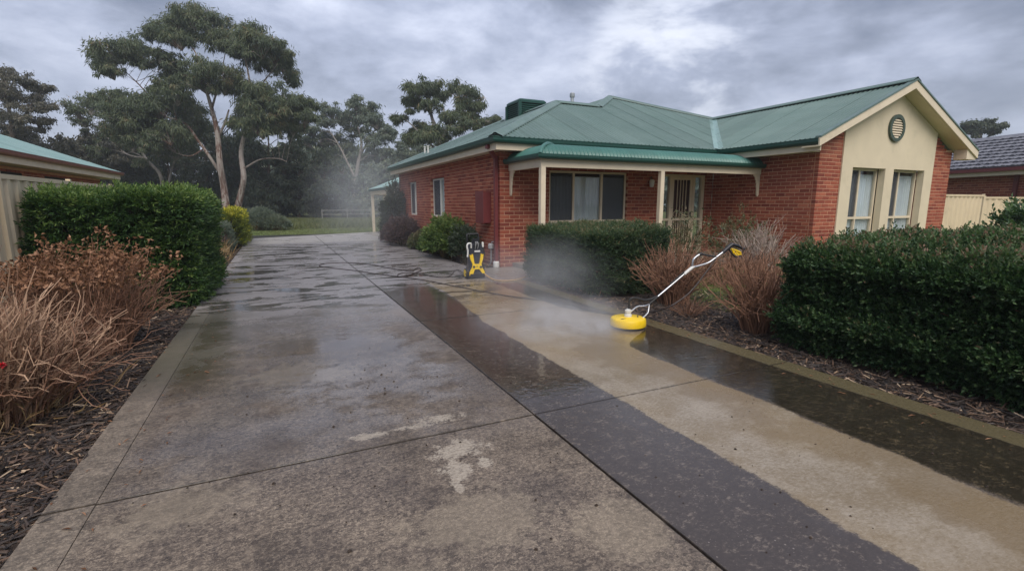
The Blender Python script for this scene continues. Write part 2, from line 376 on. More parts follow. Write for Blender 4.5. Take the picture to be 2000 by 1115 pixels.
    pit = n.mul(n.step(n.vor(p, 15), .07, .04), n.step(n.noise(p, 3.1, 2), .52, .6)); c = n.mix(n.mul(pit, .8), c, (.035, .03, .028))
    # soaked colours
    cs = n.mix(n.step(n.add(n.mul(n6, .6), n.mul(n3, .4)), .52, .64), (.058, .042, .034), (.215, .168, .132)); fleck = n.mul(n.step(n.vor(p, 24), .13, .07), n.step(n.noise(p, 4.5, 3), .48, .58)); fleck = n.mx(fleck, n.mul(n.step(n.vor(n.vm('ADD', p, (3, 9, 0)), 60), .16, .08), n.step(n.noise(p, 7.5, 3), .5, .6)))
    cs = n.mix(n.mul(fleck, .85), cs, (.34, .28, .24)); c = n.mix(n.mul(soakL, .88), c, cs)
    cr = n.mix(n.step(n.add(n.mul(n3, .4), n.mul(n6, .6)), .50, .66), (.018, .015, .008), (.120, .088, .045)); c = n.mix(n.mul(soakR, .9), c, cr)
    # algae along the left edge
    alg = n.mul(n.step(n.add(X, n.mul(n.sub(n2, .5), .9)), -.35, -.75), n.mul(n.step(Y, 4.3, 5.3), n.sub(1, n.step(Y, 7.4, 8.6)))); c = n.mix(n.mul(alg, .75), c, (.062, .055, .026))
    # cleaned colour
    cc = n.mix(n.step(n.add(n.mul(n2, .5), n.mul(n6, .5)), .38, .66), (.25, .188, .115), (.46, .385, .292)); cc = n.mix(n.mul(n.step(n1, .4, .6), .45), cc, (.28, .198, .105)); brn = n.step(n.add(n.noise(p, 1.15, 4, .6), n.mul(n.sub(X, 2.8), .32)), .50, .60); cc = n.mix(n.mul(brn, .55), cc, (.205, .138, .066))
    cc = n.mix(n.mul(n.step(n4, .60, .72), .45), cc, (.20, .165, .12)); c = n.mix(clean, c, cc)
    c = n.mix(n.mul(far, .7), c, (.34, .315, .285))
    # edging bands: right greenish, left tan
    er = n.step(n.add(X, n.mul(jx, .4)), 4.085, 4.10); er = n.mul(er, n.sub(1, n.step(Y, 8.6, 8.7))); c = n.mix(n.mul(er, .8), c, n.mix(n6, (.075, .062, .03), (.20, .165, .095)))
    el = n.step(n.add(X, n.mul(jx, .8)), -.84, -.98); c = n.mix(n.mul(el, .16), c, n.mix(n3, (.17, .145, .11), (.29, .255, .205)))
    # path to the porch
    pth = n.mul(n.step(X, 4.0, 4.2), n.step(Y, 8.69, 8.72)); c = n.mix(n.mul(pth, .75), c, n.mix(n2, (.20, .17, .14), (.34, .30, .25)))
    jd = None
    for jy in (2.955, 6.095, 9.25, 12.4):
        q = n.m('ABSOLUTE', n.sub(Y, jy)); jd = q if jd is None else n.mn(jd, q)
    jd = n.mn(jd, n.m('ABSOLUTE', n.sub(X, 1.58))); jd = n.add(jd, n.mul(n.sub(n3, .5), .03))
    c = n.mix(n.mul(n.step(jd, .018, .006), .7), c, (.028, .022, .018))
    # ---- wetness
    w = n.step(n.add(n.mul(n1, .6), n.add(n.mul(n2, .3), n.mul(n3, .1))), .41, .50)
    wet = n.mul(w, n.step(n.add(Y, n.mul(n.sub(n2, .5), 1.5)), 2.5, 3.6))
    streak = n.noise(n.comb(n.mul(X, .62), n.mul(Y, 1.75), 0), 1.5, 4, .6, .3)
    farw = n.mul(n.step(Y, 5.5, 8.5), n.step(streak, .60, .47)); wet = n.mx(wet, farw)
    refl_streak = n.mul(n.mul(n.step(Y, 6.0, 8.5), n.sub(1, n.step(Y, 18.5, 20.5))), n.mul(n.step(n.add(streak, n.mul(n.sub(n3, .5), .16)), .515, .57), n.sub(1, n.step(X, 3.2, 3.9)))); c = n.mix(n.mul(refl_streak, .85), c, (.05, .046, .038))  # smooth wet streaks, with the dark tree reflections put into their colour
    wet = n.mx(wet, n.mul(soakL, n.rng(n2, .3, .6, .75, 1.0))); wet = n.mx(wet, n.mul(soakR, n.rng(n2, .3, .6, .6, 1.0)))
    wet = n.mx(n.mul(wet, n.sub(1, n.mul(clean, .55))), n.mul(clean, n.rng(n.noise(p, 1.3, 3), .35, .6, .55, 1.0)))
    wet = n.mul(wet, n.sub(1, n.mul(n.mx(el, er), .8))); wet = n.mul(wet, n.sub(1, n.mul(far, .9))); wet = n.mul(wet, n.sub(1, n.mul(patch, .8)))
    def pud(cx, cy, rx, ry):
        dx = n.m('DIVIDE', n.sub(X, cx), rx); dy = n.m('DIVIDE', n.sub(Y, cy), ry)
        return n.step(n.add(n.sub(1.0, n.m('SQRT', n.add(n.mul(dx, dx), n.mul(dy, dy)))), n.mul(n.sub(n3, .5), .8)), .05, .22)
    puddle = n.mx(n.mx(pud(1.95, 3.30, .42, .40), pud(3.56, 3.42, .30, .34)), n.mx(pud(2.0, 4.4, .42, 1.1), pud(3.6, 2.75, .25, .35)))
    puddle = n.mx(puddle, n.mul(n.mx(n.mx(pud(.55, 4.3, .85, .55), pud(-.25, 3.45, .55, .22)), n.mx(pud(.2, 5.5, .9, .35), pud(.9, 7.2, .7, .5))), n.rng(n2, .35, .55, .2, .85)))
    puddle = n.mx(puddle, n.mul(n.mul(farw, .45), n.step(n.noise(p, 1.1, 3), .52, .60)))
    wet = n.mx(wet, puddle)
    c = n.mix(n.mul(wet, .30), c, (.02, .018, .018))
    rough = n.mixf(wet, n.rng(n4, .3, .7, .5, .7), n.rng(n3, .3, .7, .07, .17)); farr = n.mul(n.step(Y, 5.0, 8.5), n.sub(1, n.mx(soakR, n.mul(soakL, .6)))); rough = n.mixf(n.mul(farr, .9), rough, n.rng(n3, .3, .7, .32, .48)); rough = n.mixf(refl_streak, rough, .05); rough = n.mixf(n.mx(n.mul(soakR, .8), n.mul(soakL, n.step(Y, 2.6, 3.4))), rough, n.rng(n3, .3, .7, .04, .12)); rough = n.mixf(puddle, rough, .03)
    h = n.add(n.mul(n5, .35), n.add(n.mul(n4, .8), n.mul(n3, .5)))
    film = n.mixf(wet, 1.0, .20); film = n.mixf(n.mx(soakR, n.mul(soakL, n.step(Y, 2.6, 3.2))), film, .07); film = n.mixf(puddle, film, .02)
    film = n.mixf(refl_streak, film, .04)
    rip = n.noise(n.comb(n.mul(X, 1.0), n.mul(Y, 1.6), 0), 9, 2, .5, .8)
    b1 = n.bump(h, n.mul(film, .55), .007); b2 = n.bump(rip, n.mul(puddle, .05), .03, b1); rp2 = n.noise(n.comb(n.mul(X, 1.0), n.mul(Y, 2.2), 0), 24, 3, .6, 1.2); b2 = n.bump(rp2, n.mul(n.mx(clean, n.mul(soakR, .35)), .22), .012, b2)
    n.bsdf(c, rough, 0, n.mixf(wet, .35, .55), b2)
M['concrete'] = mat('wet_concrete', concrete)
M['joint'] = grained('joint_dirt', (.012, .010, .009), .95, var=.4)
M['brick'] = None
def brickmat(n, obj):
    p = n.pos()
    r = n.node('ShaderNodeObjectInfo').outputs['Random'] if obj else n.node('ShaderNodeNewGeometry').outputs['Random Per Island']
    c = n.ramp(r, [(0, (.190, .044, .031)), (.25, (.255, .062, .038)), (.7, (.315, .083, .048)), (1, (.40, .128, .074))])
    a = n.noise(p, 26, 4, .6); b = n.noise(p, 140, 3, .6)
    c = n.mix(n.mul(n.step(a, .45, .75), .35), c, (.15, .045, .035)); c = n.mix(n.mul(n.step(n.noise(p, .8, 4), .5, .75), .22), c, (.42, .20, .14))
    bz = n.xyz(p)[2]; c = n.mix(n.mul(n.step(n.add(bz, n.mul(n.noise(p, 3.0, 4), .8)), .95, .35), .4), c, (.12, .06, .045)); n.bsdf(c, .8, 0, .25, n.bump(b, .35, .004))
M['brick'] = mat('brick_red', lambda n: brickmat(n, True)); M['brick_run'] = mat('brick_red_run', lambda n: brickmat(n, False))
M['mortar'] = grained('mortar', (.54, .31, .20), .9, var=.2, scale=3, bump=.3, bscale=90, spec=.15)
def roofmat(name, base, worn):
    def f(n):
        p = n.pos(); a = n.noise(p, .9, 5, .6); b = n.noise(p, 7, 4); r = n.node('ShaderNodeObjectInfo').outputs['Random']
        x_, y_, z_ = n.xyz(p); st = n.noise(n.comb(n.mul(x_, 2.6), n.mul(y_, .35), 0), 1.0, 5, .65); c = n.mix(n.step(n.add(n.mul(a, .55), n.mul(st, .45)), .30, .72), base, worn); k = n.rng(r, 0, 1, .92, 1.08); c = n.mix(1., c, n.comb(k, k, k), 'MULTIPLY')
        c = n.mix(n.mul(n.step(b, .62, .8), .25), c, (.03, .05, .045))
        n.bsdf(c, n.rng(b, .3, .7, .34, .5), 0, .5, n.bump(b, .03, .004))
    return mat(name, f)
M['roof'] = roofmat('roof_green', (.092, .146, .126), (.128, .184, .163))
M['roof_left'] = roofmat('roof_pale_green', (.17, .28, .26), (.23, .33, .31))
M['verandah'] = roofmat('verandah_green', (.042, .135, .110), (.065, .17, .14))
M['gutter'] = grained('gutter_green', (.012, .055, .042), .35, var=.15, bump=.02)
M['cream'] = grained('cream_paint', (.68, .575, .425), .5, var=.07, scale=3, bump=.05, bscale=120, dirt=(.50, .42, .29))
M['render'] = grained('cream_render', (.65, .555, .40), .75, var=.06, scale=2, bump=.25, bscale=220, spec=.25, dirt=(.52, .45, .32))
M['soffit'] = grained('soffit_cream', (.58, .49, .33), .65, var=.05, scale=2, bump=.03)
M['maroon'] = grained('maroon_paint', (.155, .032, .032), .45, var=.12, bump=.03)
M['maroon_gutter'] = grained('maroon_gutter', (.20, .065, .050), .4, var=.12, bump=.02)
M['white'] = grained('white_frame', (.72, .70, .64), .45, var=.06, bump=.02)
M['fence'] = grained('fence_cream', (.66, .54, .37), .5, var=.07, scale=2, bump=.03, dirt=(.48, .40, .28))
M['black'] = grained('black_plastic', (.014, .014, .018), .42, var=.2, bump=.05, bscale=300)
M['navy'] = grained('dark_plastic', (.022, .024, .034), .45, var=.15, bump=.05, bscale=300)
M['rubber'] = grained('black_rubber', (.018, .017, .017), .55, var=.2, bump=.05, bscale=200)
M['yellow'] = grained('yellow_plastic', (.80, .53, .008), .38, var=.06, scale=20, bump=.02, bscale=200, dirt=(.55, .40, .03))
M['grey'] = grained('grey_plastic', (.33, .33, .33), .5, var=.1, bump=.03)
M['palegrey'] = grained('pale_plastic', (.62, .61, .58), .45, var=.08, bump=.03)
M['alu'] = grained('brushed_aluminium', (.50, .51, .53), .3, metal=.85, var=.06, scale=30, bump=.03, bscale=300)
M['hose_tan'] = grained('tan_hose', (.42, .27, .13), .5, var=.12, bump=.05, bscale=200)
M['iron'] = grained('dark_steel', (.05, .05, .052), .5, metal=.3, var=.2)
M['galv'] = grained('galvanised', (.40, .42, .43), .4, metal=.5, var=.15)
M['tile'] = None
def tilemat(n, obj):
    p = n.pos(); r = n.node('ShaderNodeObjectInfo').outputs['Random'] if obj else n.node('ShaderNodeNewGeometry').outputs['Random Per Island']
    c = n.ramp(r, [(0, (.105, .105, .122)), (1, (.165, .165, .188))]); n.bsdf(n.mix(n.mul(n.step(n.noise(p, 6, 4), .5, .8), .4), c, (.07, .07, .08)), .5, 0, .4, n.bump(n.noise(p, 90, 3), .2, .004))
M['tile'] = mat('roof_tile', lambda n: tilemat(n, True)); M['tile_run'] = mat('roof_tile_run', lambda n: tilemat(n, False))
def glass(n):
    g = n.node('ShaderNodeBsdfGlossy'); g.inputs['Roughness'].default_value = .02
    t = n.node('ShaderNodeBsdfTransparent'); t.inputs[0].default_value = (.90, .93, .93, 1)
    ge = n.node('ShaderNodeNewGeometry'); dt = n.node('ShaderNodeVectorMath', operation='DOT_PRODUCT'); n.t.links.new(ge.outputs['Incoming'], dt.inputs[0]); n.t.links.new(ge.outputs['Normal'], dt.inputs[1])
    fz = n.add(.045, n.mul(.95, n.m('POWER', n.sub(1.0, n.m('ABSOLUTE', dt.outputs['Value'])), 5.0)))
    mx = n.node('ShaderNodeMixShader'); n.t.links.new(fz, mx.inputs[0])
    n.t.links.new(t.outputs[0], mx.inputs[1]); n.t.links.new(g.outputs[0], mx.inputs[2]); n.out(mx.outputs[0])
M['glass'] = mat('window_glass', glass)
def screen(n):
    t = n.node('ShaderNodeBsdfTransparent'); t.inputs[0].default_value = (1, 1, 1, 1)
    d = n.bsdf((.07, .074, .086), .6, 0, .3, out=False); mx = n.node('ShaderNodeMixShader'); mx.inputs[0].default_value = .42
    n.t.links.new(t.outputs[0], mx.inputs[1]); n.t.links.new(d, mx.inputs[2]); n.out(mx.outputs[0])
M['screen'] = mat('flyscreen_mesh', screen)
M['curtain'] = grained('sheer_curtain', (.80, .81, .84), .85, var=.05, bump=.1, bscale=200, spec=.1)
M['room'] = grained('dark_room', (.035, .033, .03), .9, var=.2)
def soil(n):
    p = n.pos(); a = n.noise(p, 5, 5, .65); b = n.noise(p, 45, 4, .65)
    c = n.mix(n.step(a, .35, .65), (.022, .016, .013), (.06, .042, .032)); c = n.mix(n.mul(n.step(b, .55, .7), .6), c, (.13, .088, .06)); n.bsdf(c, .9, 0, .25, n.bump(b, .9, .02))
M['soil'] = mat('mulch_soil', soil)
def chipmat(n):
    r = n.attr('v'); p = n.pos()
    c = n.ramp(r, [(0, (.014, .011, .010)), (.40, (.055, .038, .030)), (.62, (.125, .074, .048)), (.82, (.25, .155, .095)), (1, (.46, .34, .23))]); n.bsdf(c, .62, 0, .45, n.bump(n.noise(p, 120, 3), .4, .004))
M['chips'] = mat('bark_chips', chipmat)
def terrain(n):
    p = n.pos(); a = n.noise(p, .25, 5, .6); b = n.noise(p, 6, 4, .65)
    c = n.mix(n.step(a, .35, .65), (.07, .085, .032), (.125, .135, .05)); c = n.mix(n.mul(n.step(b, .5, .7), .5), c, (.05, .06, .02)); n.bsdf(c, .95, 0, .15, n.bump(b, .8, .05))
M['terrain'] = mat('ground_grass', terrain)
def lawn(n):
    p = n.pos(); a = n.noise(p, .6, 4, .6); b = n.noise(p, 22, 4, .7)
    c = n.mix(n.step(a, .3, .7), (.105, .15, .04), (.19, .215, .075)); c = n.mix(n.mul(n.step(b, .45, .7), .6), c, (.07, .10, .025)); n.bsdf(c, .9, 0, .2, n.bump(b, .9, .03))
M['lawn'] = mat('lawn_grass', lawn)

# ================================================================== SETTING
o = MB().poly([(-380, -380, -.09), (380, -380, -.09), (380, 380, -.09), (-380, 380, -.09)], [(0, 1, 2, 3)]).build('ground', M['terrain']); tag(o, kind='structure')
m_ = MB().poly([(-3.05, -2.0, -.045), (-1.13, -2.0, -.045), (-1.13, 24.2, -.045), (-3.05, 24.2, -.045)], [(0, 1, 2, 3)])
o = m_.build('garden_bed', M['soil']); tag(o, kind='structure')
o = MB().poly([(4.32, -2.0, -.045), (6.3, -2.0, -.045), (6.3, 8.72, -.045), (4.32, 8.72, -.045)], [(0, 1, 2, 3)]).build('garden_bed', M['soil']); tag(o, kind='structure')
o = MB().poly([(4.08, 10.62, -.041), (4.75, 10.62, -.041), (4.75, 22.9, -.041), (4.08, 22.9, -.041)], [(0, 1, 2, 3)]).build('garden_bed', M['soil']); tag(o, kind='structure')
o = MB().poly([(6.3, -4, -.05), (26, -4, -.05), (26, 8.9, -.05), (6.3, 8.9, -.05)], [(0, 1, 2, 3)]).build('front_lawn', M['lawn']); tag(o, kind='structure')
o = MB().poly([(-14, 24.0, -.06), (1.5, 25.4, -.06), (12, 28.2, -.06), (12, 34, -.06), (-14, 31.5, -.06)], [(0, 1, 2, 3, 4)]).build('back_lawn', M['lawn']); tag(o, kind='structure')

# driveway: base below the joints, and every slab a piece of its own
drv = MB().box(-1.13, 4.10, -3.2, 26.5, -.16, -.022).box(4.10, 5.75, 8.72, 10.55, -.16, -.022).build('driveway', M['joint']); tag(drv, kind='structure')
JY = [-3.2, -.20, 2.955, 6.095, 9.25, 12.4, 15.55, 18.7, 21.85]
def slab(name, x0, x1, y0, y1, z=0., yf=None):
    b = .003 if name == 'concrete_slab' else .001; y2 = yf or (y1, y1)
    lo = [(x0, y0), (x1, y0), (x1, y2[1]), (x0, y2[0])]; inn = [(x0 + b, y0 + b), (x1 - b, y0 + b), (x1 - b, y2[1] - b), (x0 + b, y2[0] - b)]
    V = [(x, y, -.10) for x, y in lo] + [(x, y, z - b) for x, y in lo] + [(x, y, z) for x, y in inn]
    F = [(0, 1, 5, 4), (1, 2, 6, 5), (2, 3, 7, 6), (3, 0, 4, 7), (4, 5, 9, 8), (5, 6, 10, 9), (6, 7, 11, 10), (7, 4, 8, 11), (8, 9, 10, 11)]
    return MB().poly(V, F).build(name, M['concrete'], drv)
g = .0062
for i in range(len(JY) - 1):
    y0, y1 = JY[i] + g, JY[i + 1] - g; dz = rnd.uniform(-.002, .002)
    slab('concrete_slab', -.9255, 1.58 - g, y0, y1, dz); slab('concrete_slab', 1.58 + g, 4.09, y0, y1, -dz)
    slab('edging_strip', -1.14, -.9265, y0, y1, dz + .003)
    if y0 < 8: slab('edging_strip', 4.094, 4.33, y0, min(y1, 8.70), .004 - dz)
slab('concrete_slab', -1.14, 1.58 - g, JY[-1] + g, 24, .001, (23.95, 25.3)); slab('concrete_slab', 1.58 + g, 5.6, JY[-1] + g, 24, -.001, (25.3, 27.3))
slab('path_slab', 4.094, 5.98, 8.712, 10.585, .004); slab('path_slab', 5.99, 7.6, 8.95, 9.15, .003)

# ================================================================== BRICK HOUSE
XA, YA, XB, YG, XR, YE = 4.73, 10.6, 11.45, 7.52, 17.2, 20.9
CRS, BL, BJ = .088, .255, .014
house = thing('brick_house', 'red brick house with green corrugated roof and cream verandah beside the driveway', 'house', (XA, YA, 0))
EAVE, PITCHR, RIDGEX, APEX = 2.92, .4435, 14.28, 4.437
def slope_z(x): return EAVE - .20 + PITCHR * ((x - 10.86) if x < RIDGEX else (17.70 - x))
FR = {'side': (np.array([XA, YE, 0.]), np.array([0, -1., 0]), np.array([-1., 0, 0])),
      'front': (np.array([XA, YA, 0.]), np.array([1., 0, 0]), np.array([0, -1., 0])),
      'ret': (np.array([XB, YA, 0.]), np.array([0, -1., 0]), np.array([-1., 0, 0])),
      'gable': (np.array([XB, YG, 0.]), np.array([1., 0, 0]), np.array([0, -1., 0]))}
FR['pier'] = (np.array([16.262, YG, 0.]), np.array([1., 0, 0]), np.array([0, -1., 0]))
OPEN = {'side': [(YE - 16.28, YE - 14.82, 12 * CRS, 26 * CRS), (YE - 19.33, YE - 18.15, 12 * CRS, 26 * CRS)],
        'front': [(6.04 - XA, 8.40 - XA, 8 * CRS, 26 * CRS), (9.45 - XA, 11.17 - XA, .0, 26 * CRS)], 'ret': [], 'gable': [], 'pier': []}
WID = {'side': YE - YA, 'front': XB - XA, 'ret': YA - YG, 'gable': 12.30 - XB, 'pier': XR - 16.262}
HGT = {'side': 2.74, 'front': 2.74, 'ret': 2.74, 'gable': 3.3, 'pier': 3.3}
PAR = {'side': 0, 'front': 1, 'ret': 1, 'gable': 0, 'pier': 0}
allb = []
def wall_grid(mb, fr, Wd, H, ops, d0, d1, top=None):
    us = sorted({0., Wd} | {min(max(o[k], 0), Wd) for o in ops for k in (0, 1)}); zs = sorted({-.05, H} | {min(max(o[k], -.05), H) for o in ops for k in (2, 3)})
    for a, b in zip(us[:-1], us[1:]):
        for c, d in zip(zs[:-1], zs[1:]):
            if b - a < .003 or d - c < .003: continue
            um, zm = (a + b) / 2, (c + d) / 2
            if any(o[0] < um < o[1] and o[2] < zm < o[3] for o in ops): continue
            dd = d
            if top: dd = min(d, top(a), top(b))
            if dd > c: mb.fbox(fr, a, b, c, dd, d0, d1)
def brick_runs(key, fr, Wd, H, ops, par, top=None, c=CRS, bl=BL):
    out = []
    for j in range(int(H / c) + 1):
        z0 = j * c; z1 = z0 + c - BJ
        if z1 > H: break
        u = 0.0; first = (j + par) % 2
        cuts = []
        if first: cuts.append((0., .115 - BJ)); u = .115
        while u < Wd - .02: cuts.append((u, min(u + bl - BJ, Wd))); u += bl
        for a, b in cuts:
            segs = [(a, b)]
            for o_ in ops:
                if o_[2] < (z0 + z1) / 2 < o_[3]:
                    ns = []
                    for s0, s1 in segs:
                        if s1 <= o_[0] or s0 >= o_[1]: ns.append((s0, s1)); continue
                        if s0 < o_[0]: ns.append((s0, o_[0]))
                        if s1 > o_[1]: ns.append((o_[1], s1))
                    segs = ns
            for s0, s1 in segs:
                if s1 - s0 < .03: continue
                if top and min(top(s0), top(s1)) < z1: continue
                ctr = fr[0] + fr[1] * (s0 + s1) / 2 + np.array([0, 0, (z0 + z1) / 2]); v = ctr - CAM; dd = np.linalg.norm(v)
                cosv = -np.dot(v / dd, fr[2]); out.append((max(cosv, .0) * (s1 - s0) / dd ** 2, key, s0, s1, z0, z1))
    return out
walls = {}
for key in ('side', 'front', 'ret', 'gable', 'pier'):
    fr = FR[key]; mb = MB(); top = (lambda u, x0=fr[0][0]: slope_z(x0 + u)) if key in ('gable', 'pier') else None
    a0 = .0 if key in ('front', 'gable') else .0
    Wd = WID[key] - (.105 if key in ('side',) else 0) - (.0)
    f2 = (fr[0] + fr[1] * (.0075 if key in ('front', 'gable', 'pier') else 0), fr[1], fr[2])
    wall_grid(mb, f2, WID[key] - (.012 if key in ('side', 'ret') else .009), HGT[key], [(q[0] - .0075 - (.0075 if key == 'front' else 0), q[1] + .0075 - (.0075 if key == 'front' else 0), q[2], q[3]) for q in OPEN[key]], -.20 if key not in ('gable', 'pier') else -.14, -.0055 - (.0007 if key in ('front', 'gable') else 0), top)
    walls[key] = mb.build('wall', M['mortar'], house)
    allb += brick_runs(key, fr, WID[key] - (.115 if key in ('side', 'ret') else 0), HGT[key], OPEN[key], PAR[key], top)
# the brick faces in the recesses are given by full-depth bricks
allb = [b for b in allb]
def vis(b):
    key, s0, s1, z0, z1 = b[1:]
    if key in ('gable', 'pier'): return z0 > .75
    if key == 'ret': return z0 > .5
    if key == 'front': return z0 > (.2 if s1 < .8 else 1.0) and z0 < 2.35
    return z0 > .1
order = sorted(range(len(allb)), key=lambda i: -(allb[i][0] if vis(allb[i]) else 0))
solo = set(order[:300]); run = {k: MB() for k in walls}; cache = {}
def brick_shape(mb, fr, L, dep=.10):
    h = (CRS - BJ) / 2; c = .004; O, U, N = fr; Zv = np.array([0, 0, 1.])
    P = lambda u, z, d: O + U * u + Zv * z + N * d
    V = [P(-L / 2, -h, -dep), P(L / 2, -h, -dep), P(L / 2, h, -dep), P(-L / 2, h, -dep), P(-L / 2, -h, -c), P(L / 2, -h, -c), P(L / 2, h, -c), P(-L / 2, h, -c),
         P(-L / 2 + c, -h + c, 0), P(L / 2 - c, -h + c, 0), P(L / 2 - c, h - c, 0), P(-L / 2 + c, h - c, 0)]
    mb.poly(V, [(0, 1, 5, 4), (1, 2, 6, 5), (2, 3, 7, 6), (3, 0, 4, 7), (4, 5, 9, 8), (5, 6, 10, 9), (6, 7, 11, 10), (7, 4, 8, 11), (8, 9, 10, 11)])
for i, (sc, key, s0, s1, z0, z1) in enumerate(allb):
    fr = FR[key]; ctr = fr[0] + fr[1] * (s0 + s1) / 2 + np.array([0, 0, (z0 + z1) / 2]) + fr[2] * rnd.uniform(-.0015, .0015); L = round(s1 - s0, 3)
    if i in solo:
        ck = (key, L)
        if ck not in cache:
            mb = MB(); brick_shape(mb, (np.zeros(3), fr[1], fr[2]), L); cache[ck] = mesh_from('brick', np.array(mb.v), [len(f) for f in mb.f], [q for f in mb.f for q in f], M['brick'])
        add_mesh('brick', cache[ck], walls[key], ctr)
    else: brick_shape(run[key], (ctr, fr[1], fr[2]), L)
for k in run: run[k].build('brickwork', M['brick_run'], walls[k], kind='stuff')

# ---- windows
def curtain(parent, fr, u0, u1, z0, z1, d, amp=.022, waves=None, m=None):
    n = 160; us = np.linspace(u0, u1, n); wv = waves or (u1 - u0) / .10; ph = rnd.uniform(0, 6)
    f = lambda u: d + amp * (sin(2 * pi * wv * (u - u0) / (u1 - u0) + ph) + .5 * sin(5.3 * pi * wv * (u - u0) / (u1 - u0) * .37 + 1))
    pts = [fr[0] + fr[1] * u + fr[2] * f(u) + np.array([0, 0, z]) for z in (z0, z1) for u in us]
    return MB().poly(pts, [(i, i + 1, n + i + 1, n + i) for i in range(n - 1)]).build('curtain', m or M['curtain'], parent, smooth=True)
def window(fr, u0, u1, z0, z1, dset, mull=(), trans=(), screens=(), curt=(), fm='cream', lower_mull=(), label=None):
    """frame at depth dset behind wall face, panes, flyscreens, curtains"""
    mb = MB(); w = .05; d0, d1 = dset - .07, dset
    mb.fbox(fr, u0, u0 + w, z0, z1, d0, d1).fbox(fr, u1 - w, u1, z0, z1, d0, d1).fbox(fr, u0 + w, u1 - w, z0, z0 + w, d0, d1).fbox(fr, u0 + w, u1 - w, z1 - w, z1, d0, d1)
    zs = [z0 + w] + [t for t in trans] + [z1 - w]
    for t in trans: mb.fbox(fr, u0 + w, u1 - w, t - .028, t + .028, d0 + .004, d1 + .006)
    zlo = trans[0] + .028 if trans else z0 + w
    for mu in mull: mb.fbox(fr, mu - .028, mu + .028, zlo, z1 - w, d0 + .003, d1 + .004)
    if trans:
        for mu in (lower_mull or mull): mb.fbox(fr, mu - .02, mu + .02, z0 + w, trans[0] - .028, d0 + .003, d1 + .004)
    wo = mb.build('window', M[fm], house, label=label)
    rows = [(zlo, z1 - w, mull)] + ([(z0 + w, trans[0] - .028, lower_mull or mull)] if trans else [])
    for ri, (a, b, mm) in enumerate(rows):
        us = [u0 + w] + list(mm) + [u1 - w]
        for i in range(len(us) - 1):
            p, q = us[i] + (.028 if i else 0), us[i + 1] - (.028 if i < len(us) - 2 else 0)
            MB().fbox(fr, p, q, a, b, d1 - .043, d1 - .037).build('glass_pane', M['glass'], wo)
            if ri == 0 and i in screens: MB().fbox(fr, p, q, a, b, d1 - .020, d1 - .018).build('flyscreen', M['screen'], wo)
    for (a, b, cz0, cz1) in curt: curtain(wo, fr, a, b, cz0, cz1, dset - .115, .034)
    MB().fbox(fr, u0 - .25, u1 + .25, z0 - .1, z1 + .1, dset - .62, dset - .60).fbox(fr, u0 - .25, u0 - .22, z0 - .1, z1 + .1, dset - .60, dset - .13).fbox(fr, u1 + .22, u1 + .25, z0 - .1, z1 + .1, dset - .60, dset - .13)\
        .fbox(fr, u0 - .22, u1 + .22, z1 + .07, z1 + .1, dset - .60, dset - .13).fbox(fr, u0 - .22, u1 + .22, z0 - .1, z0 - .07, dset - .60, dset - .13).build('room_lining', M['room'], wo)
    return wo
s1o, s2o = OPEN['side']
for o_ in (s1o, s2o):
    mid = o_[0] + (o_[1] - o_[0]) * .56
    window(FR['side'], o_[0] + .012, o_[1] - .012, o_[2] + .01, o_[3] - .005, -.085, (mid,), screens=(0,), curt=((mid, o_[1], o_[2], o_[3]), (o_[0], o_[0] + .5, o_[2], o_[3])), fm='white')
fo = OPEN['front'][0]
window(FR['front'], fo[0] + .012, fo[1] - .012, fo[2] + .01, fo[3] - .005, -.06, (6.77 - XA, 7.62 - XA), (1.05,), (0, 2), ((fo[0] + .05, fo[1] - .05, .72, 2.16),))
for (a, b) in ((12.70, 14.05), (14.43, 15.85)):
    a_, b_ = a - XB, b - XB
    window(FR['gable'], a_ + .005, b_ - .005, .32, 2.355, -.15, (a_ + .60,), (1.13,), (0,), ((a_ + .0, b_ - .0, .3, 2.22),), lower_mull=(a_ + .60,))
# rendered panel of the gable front
def rp(x0, x1, z0, z1): rmb.box(x0, x1, YG - .03, YG + .13, z0, z1)
rmb = MB(); rp(12.27, 12.695, -.05, 2.36); rp(14.055, 14.425, -.05, 2.36); rp(15.855, 16.27, -.05, 2.36); rp(12.695, 14.055, -.05, .30); rp(14.425, 15.855, -.05, .30)
rmb.prism([(12.27, YG - .03, 2.36), (16.27, YG - .03, 2.36), (16.27, YG - .03, slope_z(16.27)), (RIDGEX, YG - .03, slope_z(RIDGEX)), (12.27, YG - .03, slope_z(12.27))][::-1], (0, .16, 0))
rmb.build('rendered_panel', M['render'], house)
